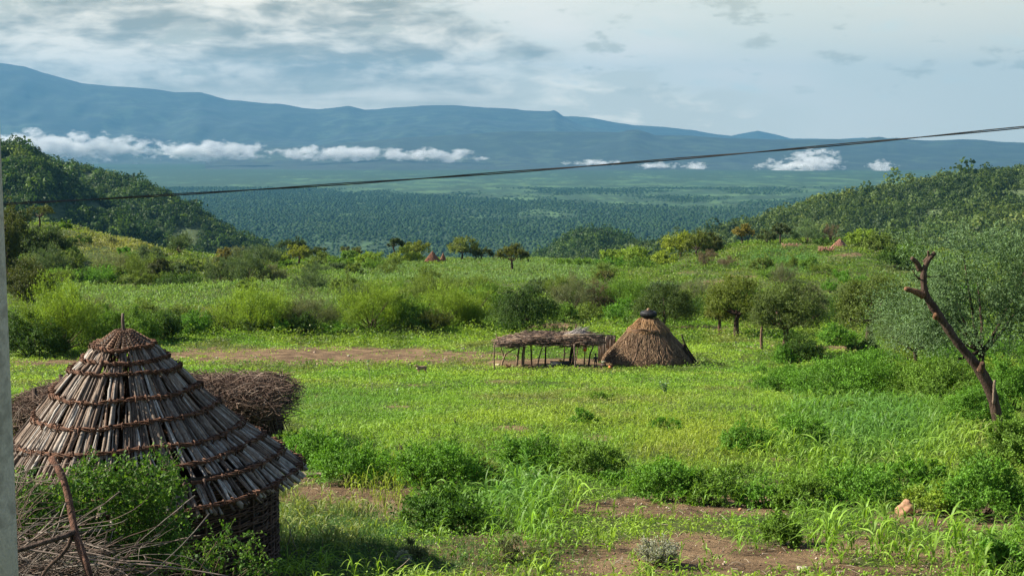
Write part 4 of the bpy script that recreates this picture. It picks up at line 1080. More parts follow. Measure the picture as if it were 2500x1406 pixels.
b = MB(); tubes(b, np.array([[-.56, 0, -.05], [-.55, 0, tp * .5], [-.54, 0, tp * 1.04]]), np.full(3, .045), 6, (.07, .05, .04)); tubes(b, np.array([[.62, 0, -.05], [.62, 0, tp * .5], [.62, 0, tp * .98]]), np.full(3, .06), 6, (.05, .035, .03)); b.build('side_post', M_BARK, scn)

# ------------------------------------------------------------------ household things in the yard
def put(name, px, py, lab, cat, d=None):
    p = on_ground(px, py) if d is None else np.array([at_px(px, py, d)[0], d, float(ground(at_px(px, py, d)[0], d))])
    return empty(name, tuple(p), lab, cat), p
e, p = put('feeding_trough', 1367, 895, 'low black trough on the bare soil under the pole shelter', 'trough'); k = mpp(p[1])
b = MB(); W_, D_, H_ = 46 * k, .5, 13 * k
for c, s3 in (((0, -D_/2, H_/2), (W_, .04, H_)), ((0, D_/2, H_/2), (W_, .04, H_)), ((-W_/2, 0, H_/2), (.04, D_ - .045, H_)), ((W_/2, 0, H_/2), (.04, D_ - .045, H_)), ((0, 0, .05), (W_ - .045, D_ - .045, .04))): box(b, c, s3, (.012, .015, .02))
b.build('tub', M_PLAIN, e); b = MB(); box(b, (0, -D_/2 - .012, H_ - .03), (W_ + .06, .03, .05), (.03, .035, .04)); b.build('rim', M_PLAIN, e)
p2 = p + np.array([.05 * 1, 0.05, H_]); o = MB(); blob(o, (.02, 0, .05), (9 * k, .22, 4.2 * k), rng, (.42, .26, .07), 16, 9, .3); o = o.build('grain_sack', M_PLAIN); o.location = p2 ; tag(o, 'mustard yellow sack lying on top of the black trough', 'sack')
e, p = put('wooden_stool', 1295, 901, 'low brown wooden stool in front of the shelter posts', 'stool'); k = mpp(p[1])
b = MB(); box(b, (0, 0, .21), (.34, .26, .06), (.16, .09, .055)); b.build('seat', M_BARK, e)
for a in (-1, 1):
    for c in (-1, 1): b = MB(); tubes(b, np.array([[a * .13, c * .09, .19], [a * .14, c * .1, 0]]), np.array([.03, .03]), 6, (.12, .07, .045)); b.build('leg', M_BARK, e)
e, p = put('charred_log', 1286, 894, 'short charred log lying on the soil behind the wooden stool', 'log'); b = MB(); tubes(b, np.array([[-.28, 0, .07], [0, .02, .08], [.28, -.02, .07]]), np.array([.09, .08, .07]), 8, (.018, .015, .013)); b.build('charred_wood', M_BARK, e)
e, p = put('bucket', 1428, 872, 'orange plastic bucket hung upside high on a short pole in the shelter', 'bucket', on_ground(1426, 894)[1] - .12); k = mpp(p[1])
zc = at_px(1428, 857, p[1])[2] - p[2]; b = MB(); prof = [(.001, 0), (4.0 * k, 0), (5.4 * k, 11.5 * k), (5.0 * k, 11.5 * k), (3.7 * k, .02), (.001, .02)]
lathe(b, prof, 24, (.62, .13, .035)); o = b.build('pail', solid_mat('orange_plastic', 8, .15, .45, 0), e); o.location = (0, 0, zc)
b = MB(); a = np.linspace(0, math.pi, 14); P = np.stack([5.2 * k * np.cos(a), 0 * a, zc + 11.5 * k + 4.2 * k * np.sin(a)], -1); tubes(b, P, np.full(14, .012), 5, (.2, .19, .18)); b.build('handle', M_PLAIN, e)
e, p = put('clay_pot', 1472, 898, 'round dark clay pot lying on its side near the child', 'pot'); k = mpp(p[1])
b = MB(); r0 = 6.5 * k; prof = [(.001, -r0 * 1.0), (r0 * .6, -r0 * .85), (r0, -r0 * .1), (r0 * .8, r0 * .6), (r0 * .5, r0 * .85), (r0 * .62, r0 * 1.1), (r0 * .5, r0 * 1.1), (r0 * .42, r0 * .8), (r0 * .7, 0), (.001, -r0 * .8)]
lathe(b, prof, 24, (.055, .035, .027)); o = b.build('vessel', M_PLAIN, e); o.location = (0, 0, r0 * .95); o.rotation_euler = (math.radians(75), 0, math.radians(55))
e, p = put('jerrycan', 1489, 902, 'orange jerrycan standing by the left foot of the thatched hut', 'jerrycan'); k = mpp(p[1])
b = MB(); box(b, (0, 0, 4.6 * k), (6.5 * k, .16, 8.6 * k), (.70, .22, .06)); box(b, (-1.2 * k, 0, 9.2 * k), (3.4 * k, .05, .035), (.6, .18, .05)); b.build('can_body', solid_mat('orange_can', 8, .15, .5, 0), e); b = MB(); lathe(b, [(.03, 9 * k), (.03, 10.4 * k), (.001, 10.4 * k)], 12, (.12, .06, .04)); o = b.build('cap', M_PLAIN, e); o.location = (.05, 0, 0)
e, p = put('calabash_bowl', 1474, 886, 'pale bowl and green leaves lying on the soil behind the clay pot', 'bowl'); k = mpp(p[1])
b = MB(); lathe(b, [(.001, 0), (.13, .02), (.2, .12), (.185, .12), (.11, .035), (.001, .02)], 20, (.42, .42, .33)); b.build('bowl', M_PLAIN, e); b = MB(); P0 = rng.normal(0, .14, (40, 3)) * [1, .6, .2] + [-.15, 0, .06]; leaves(b, P0, rng.normal(size=(40, 3)), .16, .08, rng, (.10, .2, .05)); b.build('leaves', M_LEAF, e)
# hen
e, p = put('hen', 1241, 901, 'small red brown hen on the bare soil at the left of the pole shelter', 'hen')
def skin(name, pts, edges, radii, mat, parent, col=(1, 1, 1), sub=2, root=0):
    me = bpy.data.meshes.new(name); me.from_pydata([tuple(p) for p in pts], edges, []); me.update()
    o = bpy.data.objects.new(name, me); ROOT.objects.link(o); o.parent = parent
    m_ = o.modifiers.new('s', 'SKIN'); m_.use_smooth_shade = True
    for i, r in enumerate(radii):
        v = me.skin_vertices[0].data[i]; v.radius = (r, r) if np.isscalar(r) else r; v.use_root = (i == root)
    s_ = o.modifiers.new('b', 'SUBSURF'); s_.levels = sub; s_.render_levels = sub
    me.materials.append(mat); return o
def flatmat(name, col, rough=.7, sss=0):
    m, nt, out = newmat(name); tc = N(nt, 'TexCoord'); n_ = noise(nt, tc.outputs['Object'], 14, 4)
    c = mixc(nt, rampf(nt, n_, .35, .65), tuple(x * .8 for x in col), tuple(min(x * 1.2, 1) for x in col))
    p = N(nt, 'BsdfPrincipled', Roughness=rough); lk(nt, c, p.inputs['Base Color']); lk(nt, p.outputs[0], out.inputs[0]); return m
m_hen = flatmat('hen_feathers', (.20, .085, .035))
skin('body', [(0,0,.20),(.10,0,.21),(-.10,0,.24),(-.17,0,.34),(.14,0,.30),(.155,0,.37),(.19,0,.365),(-.22,0,.38),(.02,.04,.1),(.03,.045,.0),(.02,-.04,.1),(.03,-.045,.0),(.07,.045,.0),(.07,-.045,.0)],
     [(0,1),(0,2),(2,3),(1,4),(4,5),(5,6),(3,7),(0,8),(8,9),(0,10),(10,11),(9,12),(11,13)], [.10,.075,.07,.045,.035,.032,.01,.02,.03,.01,.03,.01,.006,.006], m_hen, e)
# ------------------------------------------------------------------ child
m_skin = flatmat('dark_skin', (.035, .020, .014), .5); m_cl = flatmat('dark_cloth', (.018, .022, .026), .9); m_hair = flatmat('black_hair', (.008, .007, .007), .9)
cp_ = on_ground(1454, 896)
ch = empty('person', tuple(cp_), 'small child in dark clothes standing with arms apart in the yard beside the shelter', 'person', rz=math.radians(10)); HT = .96
pts = [(0,0,.47),(0,0,.55),(0,0,.66),(0,0,.70),(0,0,.745),(.0,-.01,.79),(0,-.005,.87),(0,0,.93),
 (.095,0,.665),(.15,0,.55),(.185,-.02,.43),(.19,-.03,.385),(-.095,0,.665),(-.15,.01,.55),(-.19,0,.43),(-.195,-.01,.385),
 (.055,0,.43),(.075,-.01,.25),(.085,.01,.06),(.09,-.05,.025),(.09,-.09,.015),(-.055,0,.43),(-.06,-.01,.25),(-.065,.01,.06),(-.07,-.05,.025),(-.07,-.09,.015)]
ed = [(0,1),(1,2),(2,3),(3,4),(4,5),(5,6),(6,7),(2,8),(8,9),(9,10),(10,11),(2,12),(12,13),(13,14),(14,15),(0,16),(16,17),(17,18),(18,19),(19,20),(0,21),(21,22),(22,23),(23,24),(24,25)]
rd = [.085,.08,.085,.06,.032,.055,.078,.045,.04,.028,.022,.018,.04,.028,.022,.018,.055,.036,.026,.024,.014,.055,.036,.026,.024,.014]
skin('body', pts, ed, rd, m_skin, ch)
for sx_ in (-1, 1):                # hands: palm fingers and thumb
    bx_ = .19 if sx_ > 0 else -.195; by_ = -.03 if sx_ > 0 else -.01
    for f in range(5):
        if f < 4: q = [(bx_ + (f - 1.5) * .004, by_ - .012 + f * .008, .385), (bx_ + sx_ * .004, by_ - .014 + f * .0095, .36), (bx_ + sx_ * .001, by_ - .018 + f * .0105, .335 + abs(f - 1.5) * .004)]
        else: q = [(bx_, by_ - .012, .383), (bx_ - sx_ * .004, by_ - .028, .37), (bx_ - sx_ * .004, by_ - .032, .352)]
        skin('finger', q, [(0, 1), (1, 2)], [.007, .006, .0045], m_skin, ch, sub=1)
skin('shirt', [(0,0,.50),(0,0,.58),(0,0,.665),(.09,0,.66),(.14,0,.575),(-.09,0,.66),(-.14,.005,.575),(0,0,.695)], [(0,1),(1,2),(2,3),(3,4),(2,5),(5,6),(2,7)], [(.11,.095),(.102,.088),(.096,.08),.055,.05,.055,.05,.05], m_cl, ch)
skin('shorts', [(0,0,.475),(.058,0,.40),(.07,0,.31),(-.055,0,.40),(-.062,0,.31),(0,0,.51)], [(0,1),(1,2),(0,3),(3,4),(0,5)], [.09,.062,.058,.062,.058,.09], m_cl, ch)
skin('hair', [(0,.012,.86),(0,.02,.915),(0,-.005,.935)], [(0,1),(1,2)], [.068,.07,.055], m_hair, ch)
m_eye = flatmat('eye_white', (.5, .48, .45), .4); b = MB()
for sx_ in (-1, 1): b = MB(); blob(b, (sx_ * .026, -.073, .858), (.010, .006, .008), rng, (.5, .48, .45), 8, 6, 0); b.build('eye', m_eye, ch)
b = MB(); blob(b, (0, -.083, .838), (.011, .014, .015), rng, (.035, .02, .014), 8, 6, 0); b.build('nose', m_skin, ch); b = MB(); blob(b, (0, -.072, .812), (.02, .01, .007), rng, (.05, .02, .016), 8, 6, 0)
b.build('mouth', m_skin, ch)
for sx_ in (-1, 1): b = MB(); blob(b, (sx_ * .078, 0, .852), (.008, .016, .02), rng, (.035, .02, .014), 8, 6, 0); b.build('ear', m_skin, ch)
# ------------------------------------------------------------------ goat kid in the field
m_g = flatmat('goat_coat', (.34, .20, .13), .8); m_gd = flatmat('goat_dark', (.05, .03, .022), .8); m_gw = flatmat('goat_pale', (.45, .36, .26), .8)
gp = on_ground(1031, 915); gt = empty('goat', tuple(gp), 'small brown goat standing in the green field left of the pole shelter', 'goat', rz=math.radians(205))
pts = [(0,0,.46),(.16,0,.455),(.26,0,.47),(-.16,0,.47),(-.27,0,.46),(-.34,0,.50),(.34,0,.57),(.39,0,.65),(.47,-.0,.62),(.53,0,.585),
 (.24,.07,.33),(.235,.075,.18),(.24,.075,.02),(.24,-.07,.33),(.235,-.075,.18),(.24,-.075,.02),
 (-.22,.07,.37),(-.17,.075,.29),(-.285,.08,.17),(-.27,.08,.02),(-.22,-.07,.37),(-.17,-.075,.29),(-.285,-.08,.17),(-.27,-.08,.02)]
ed = [(0,1),(1,2),(0,3),(3,4),(4,5),(2,6),(6,7),(7,8),(8,9),(2,10),(10,11),(11,12),(2,13),(13,14),(14,15),(4,16),(16,17),(17,18),(18,19),(4,20),(20,21),(21,22),(22,23)]
rd = [(.12,.13),(.125,.14),(.115,.13),(.115,.115),(.10,.11),.018,.065,.055,.045,.025,.05,.028,.02,.05,.028,.02,.062,.04,.025,.02,.062,.04,.025,.02]
skin('body', pts, ed, rd, m_g, gt)
for sy in (-1, 1):
    skin('ear', [(.38, sy*.05, .67), (.36, sy*.10, .65), (.35, sy*.14, .61)], [(0,1),(1,2)], [(.02,.01),(.022,.008),(.01,.005)], m_g, gt, sub=1)
    skin('horn', [(.385, sy*.025, .69), (.35, sy*.03, .76), (.32, sy*.035, .78)], [(0,1),(1,2)], [.012,.009,.004], m_gd, gt, sub=1)
skin('chest_patch', [(.30,0,.50),(.31,0,.43),(.28,0,.36)], [(0,1),(1,2)], [.085,.09,.06], m_gw, gt, sub=2)

# ------------------------------------------------------------------ far huts
def farhut(px, py, w, h, d, lab, knob=True, col=(.27, .125, .075)):
    p = np.array([at_px(px, py, d)[0], d, 0]); p[2] = float(ground(p[0], d)); k = mpp(d)
    e = empty('far_hut', tuple(p), lab, 'hut', 'far thatched huts'); z1 = at_px(px, py - h, d)[2] - p[2]; z0 = at_px(px, py, d)[2] - p[2]
    b = MB(); n = 700; th = rng.uniform(0, 6.28, n); u = np.sqrt(rng.random(n)) * .92; t = np.linspace(0, .16, 3)
    uu = u[:, None] + t; R = w * k / 2 * uu ** 1.05; P = np.stack([R * np.cos(th)[:, None], R * np.sin(th)[:, None], z1 - (z1 - z0) * uu], -1)
    tubes(b, P, np.full((n, 3), .05), 3, np.array(col) * rng.uniform(.6, 1.4, (n, 1)), cap=False); lathe(b, [(.03, z1 - .1), (w * k * .24, z0 + (z1 - z0) * .48), (w * k * .49, z0)], 26, np.array(col) * .7); b.build('thatch_roof', M_THATCH, e)
    b = MB(); lathe(b, [(w * k * .38, -.3), (w * k * .38, z0 + .1)], 24, (.20, .12, .08)); b.build('wall', M_PLAIN, e)
    b = MB(); tubes(b, np.array([[0, 0, z1 - .15], [0, 0, z1 + .2]]), np.array([.10, .03]), 6, (.15, .08, .05)); b.build('peak_knot', M_THATCH, e)
farhut(1056, 639, 42, 27, 372, 'larger of the two pointed brown huts on the field crest')
farhut(1082, 639, 19, 22, 373, 'small narrow pointed hut just right of the larger one on the crest')
farhut(2050, 606, 48, 24, 322, 'low reddish thatched hut on the right hand knoll', col=(.36, .18, .12))
# scraps of fence on the knoll
for (x0, x1, r, lab) in ((1913, 1950, 604, 'broken reddish brushwood fence left of the hut on the knoll'), (2000, 2034, 612, 'thorny brown fence just below the hut on the knoll')):
    p = on_ground((x0 + x1) / 2, r + 2); d = p[1]; e = empty('brush_fence', tuple(p), lab, 'fence'); b = MB(); n = 90
    xs = rng.uniform(x0, x1, n); P0 = np.array([at_px(a, r, d) for a in xs]) - p; P0[:, 1] += rng.normal(0, .3, n); P0[:, 2] = -.1
    P = P0[:, None] + np.stack([rng.normal(0, .5, n), rng.normal(0, .4, n), rng.uniform(.5, 1.3, n)], -1)[:, None] * np.linspace(0, 1, 3)[None, :, None]
    tubes(b, P, np.full((n, 3), .05), 4, np.array((.33, .17, .12)) * rng.uniform(.5, 1.4, (n, 1))); b.build('stakes', M_TWIG, e)
# ------------------------------------------------------------------ trees and bushes
YG = (.185, .275, .036); BYG = (.23, .30, .04); G = (.115, .21, .03); DG = (.055, .108, .02); OL = (.125, .18, .036); DOL = (.075, .092, .022)
BG = (.082, .125, .055); GR = (.135, .155, .08); BR = (.14, .11, .075); AC = (.125, .195, .095); ORG = (.19, .17, .05); FG = (.10, .225, .026)
def crown_mesh(rng, w, h, L, style, col, dens=1.0, z0=0.0, cap=30000):
    a = w / 2
    n = int(np.clip(dens * 12 * w * h / L ** 2, 260, cap))
    if n == cap: L = math.sqrt(dens * 12 * w * h / cap)
    nl = {'weep': 22, 'feather': 16, 'spiky': 12, 'dry': 10}.get(style, 12)
    nt = max(n // nl, 20)
    nc = int(np.clip(nt / 9, 12, 90))
    v = rng.normal(size=(nc, 3)); v[:, 2] = np.abs(v[:, 2]) * 1.0 - (.35 if style in ('tree', 'weep', 'feather') else .0); v = norm(v)
    r = rng.uniform(.5, .95, nc) ** .7
    lob = 1 + .16 * np.sin(np.arctan2(v[:, 1], v[:, 0]) * rng.integers(2, 5) + rng.uniform(0, 6))
    if style == 'umb':
        th = rng.uniform(0, 6.28, nc); rr = np.sqrt(rng.random(nc)) * .92
        c = np.stack([a * rr * np.cos(th), a * rr * np.sin(th), z0 + (h - z0) * (.35 + .5 * (1 - rr ** 2) + .12 * rng.normal(size=nc))], -1)
    elif style in ('tree', 'weep', 'feather'):
        zc = z0 + (h - z0) * .42
        c = np.stack([a * v[:, 0] * r * lob, a * v[:, 1] * r * lob, zc + np.where(v[:, 2] > 0, (h - zc), (zc - z0) * 1.0) * v[:, 2] * r * .92], -1)
    else:
        th = rng.uniform(0, 6.28, nc); rr = np.sqrt(rng.random(nc)); ht = rng.uniform(.22, .90, nc) * (1 - .42 * rr ** 2.4) * (1 + .18 * np.sin(th * 3 + rng.uniform(0, 6)))
        c = np.stack([a * .88 * rr * np.cos(th) * lob, a * .88 * rr * np.sin(th) * lob, h * ht], -1)
    ci = rng.integers(0, nc, nt); cen = np.array([0, 0, z0 + (h - z0) * .3])
    out = norm((c[ci] - cen) / np.array([a, a, h]))
    rnd = rng.normal(size=(nt, 3))
    k = {'weep': (.8, .55, .25), 'spiky': (.35, .35, 1.1), 'umb': (.6, .6, .5), 'feather': (.8, .6, .25), 'dry': (.4, .5, 1.0)}.get(style, (.7, .65, .45))
    dv = norm(out * k[0] + rnd * k[1] + np.array([0, 0, k[2]]))
    tl = a * {'weep': .45, 'spiky': .30, 'feather': .32, 'umb': .24}.get(style, .24) * rng.uniform(.5, 1.3, nt)
    st = c[ci] + rng.normal(0, 1, (nt, 3)) * np.array([a, a, (h - z0) * .6]) * (.085 if style != 'umb' else .06)
    droop = {'weep': 1.25, 'feather': .35, 'spiky': 0.02}.get(style, .12)
    t = rng.random((nt, nl)); t.sort(axis=1)
    P = st[:, None] + dv[:, None] * (tl[:, None, None] * t[..., None]); P[..., 2] -= droop * tl[:, None] * t ** 2
    P = P + rng.normal(0, L * .35, P.shape)
    D_ = dv[:, None] + rng.normal(0, .75, (nt, nl, 3)); 
    if style in ('spiky', 'dry'): D_ = dv[:, None] + rng.normal(0, .35, (nt, nl, 3))
    if style == 'weep': D_[..., 2] -= .9
    ctone = rng.normal(1, .13, nc)[ci][:, None, None]
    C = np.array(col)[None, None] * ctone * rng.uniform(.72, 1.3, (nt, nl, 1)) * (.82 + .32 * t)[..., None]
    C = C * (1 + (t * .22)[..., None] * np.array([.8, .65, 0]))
    ok = P[..., 2] > .02 * h
    NR = norm((P - c[ci][:, None]) / np.array([a, a, h - z0]) * 1.3 + out[:, None] * .8 + np.array([0, 0, .35]))
    W = {'spiky': .32, 'dry': .22, 'feather': .5, 'weep': .55}.get(style, .62)
    return P[ok], D_[ok], C[ok], L * rng.uniform(.7, 1.35, ok.sum()), W, c, NR[ok]
def limbs(mb, rng, c, h0, rt, n, col, lean=0, base=(0, 0), taper=.25):
    idx = rng.choice(len(c), min(n, len(c)), replace=False)
    for i in idx:
        tgt = c[i]; m_ = 8; t = np.linspace(0, 1, m_)
        P = np.array([base[0] + lean, base[1], h0])[None] * (1 - t)[:, None] + tgt[None] * t[:, None]
        P[:, 2] += np.sin(t * math.pi) * -.05 * tgt[2] ; P += np.cumsum(rng.normal(0, .018 * max(h0, .4), (m_, 3)), 0) * (t > 0)[:, None]
        tubes(mb, P, rt * np.linspace(.6, taper * .4, m_), 5, col)
_seed = [1000]
def plant(px, py, w, h, style, col, lab, cat='bush', name=None, trunk=0.0, tw=.09, dens=1.0, group=None, depth=None, real=.045, lean=0.0, dx=0.0, bark=(.07, .045, .032), two=False, cap=30000):
    """a tree or bush whose foot shows at (px,py) of the photo and is w x h photo pixels large"""
    _seed[0] += 1; rng = np.random.default_rng(_seed[0])
    if trunk == 0 and py > 700: h *= (1.05 if py < 775 else 1.18) if py < 900 else 1.12; w *= 1.15 if py < 900 else 1.28; dens *= 1.4
    elif trunk == 0: h *= 1.25; w *= 1.15; dens *= 1.3
    p = on_ground(px, py) if depth is None else np.array([at_px(px, py, depth)[0], depth, float(ground(at_px(px, py, depth)[0], depth))])
    d = p[1]; k = mpp(d); W_, H_ = w * k, h * k + (at_px(px, py, d)[2] * -1 + p[2]) * -1 * (depth is not None) 
    L = max(real, 1.25 * d / 1422)
    name = name or {'bush': 'bush', 'tree': 'tree', 'acacia': 'acacia_tree'}.get(cat, cat.replace(' ', '_'))
    e = empty(name, tuple(p), lab, cat, group, rz=0)
    z0 = trunk * H_
    P, D_, C, LL, WW, c, NR = crown_mesh(rng, W_, H_, L, style, col, dens, z0, cap)
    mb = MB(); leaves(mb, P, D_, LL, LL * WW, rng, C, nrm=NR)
    o = mb.build('crown' if cat in ('tree', 'acacia') else 'foliage', M_LEAF, e); o.location.x = dx * k
    b = MB()
    if trunk > 0:
        tr = tw * k * 10 * .5
        m_ = 9; t = np.linspace(0, 1, m_); Pt = np.stack([lean * k * t ** 1.5 + .02 * H_ * np.sin(t * 4 + rng.uniform(0, 6)) * t, .01 * H_ * np.sin(t * 5), t * (z0 + .18 * (H_ - z0)) - .08 * (1 - t)], -1)
        tubes(b, Pt, tr * np.linspace(1.25, .75, m_), 8, bark)
        if two: tubes(b, Pt * np.array([-1.5, 1, 1]) + np.array([tr * 1.5, .1, 0]), tr * np.linspace(1.0, .6, m_), 8, bark)
        limbs(b, rng, c + np.array([dx * k, 0, 0]), Pt[-1, 2], tr * .9, 9, bark, lean=Pt[-1, 0])
        b.build('trunk', M_BARK, e)
    else:
        for i in rng.choice(len(c), min(14, len(c)), replace=False):
            q = np.stack([rng.normal(0, .05 * W_, 3) * [1, 1, 0] + [0, 0, -.05], c[i] * [.45, .45, .5] + rng.normal(0, .02 * W_, 3), c[i] * [.95, .95, 1]]); q = smoothline(q, 7)
            tubes(b, q, np.linspace(.016, .005, 7) * max(H_, .6), 4, np.array(bark) * 1.6)
        b.build('stem', M_BARK, e)
    return e
R_ = 'round'; S_ = 'spiky'; T_ = 'tree'; W_s = 'weep'; U_ = 'umb'; F_ = 'feather'
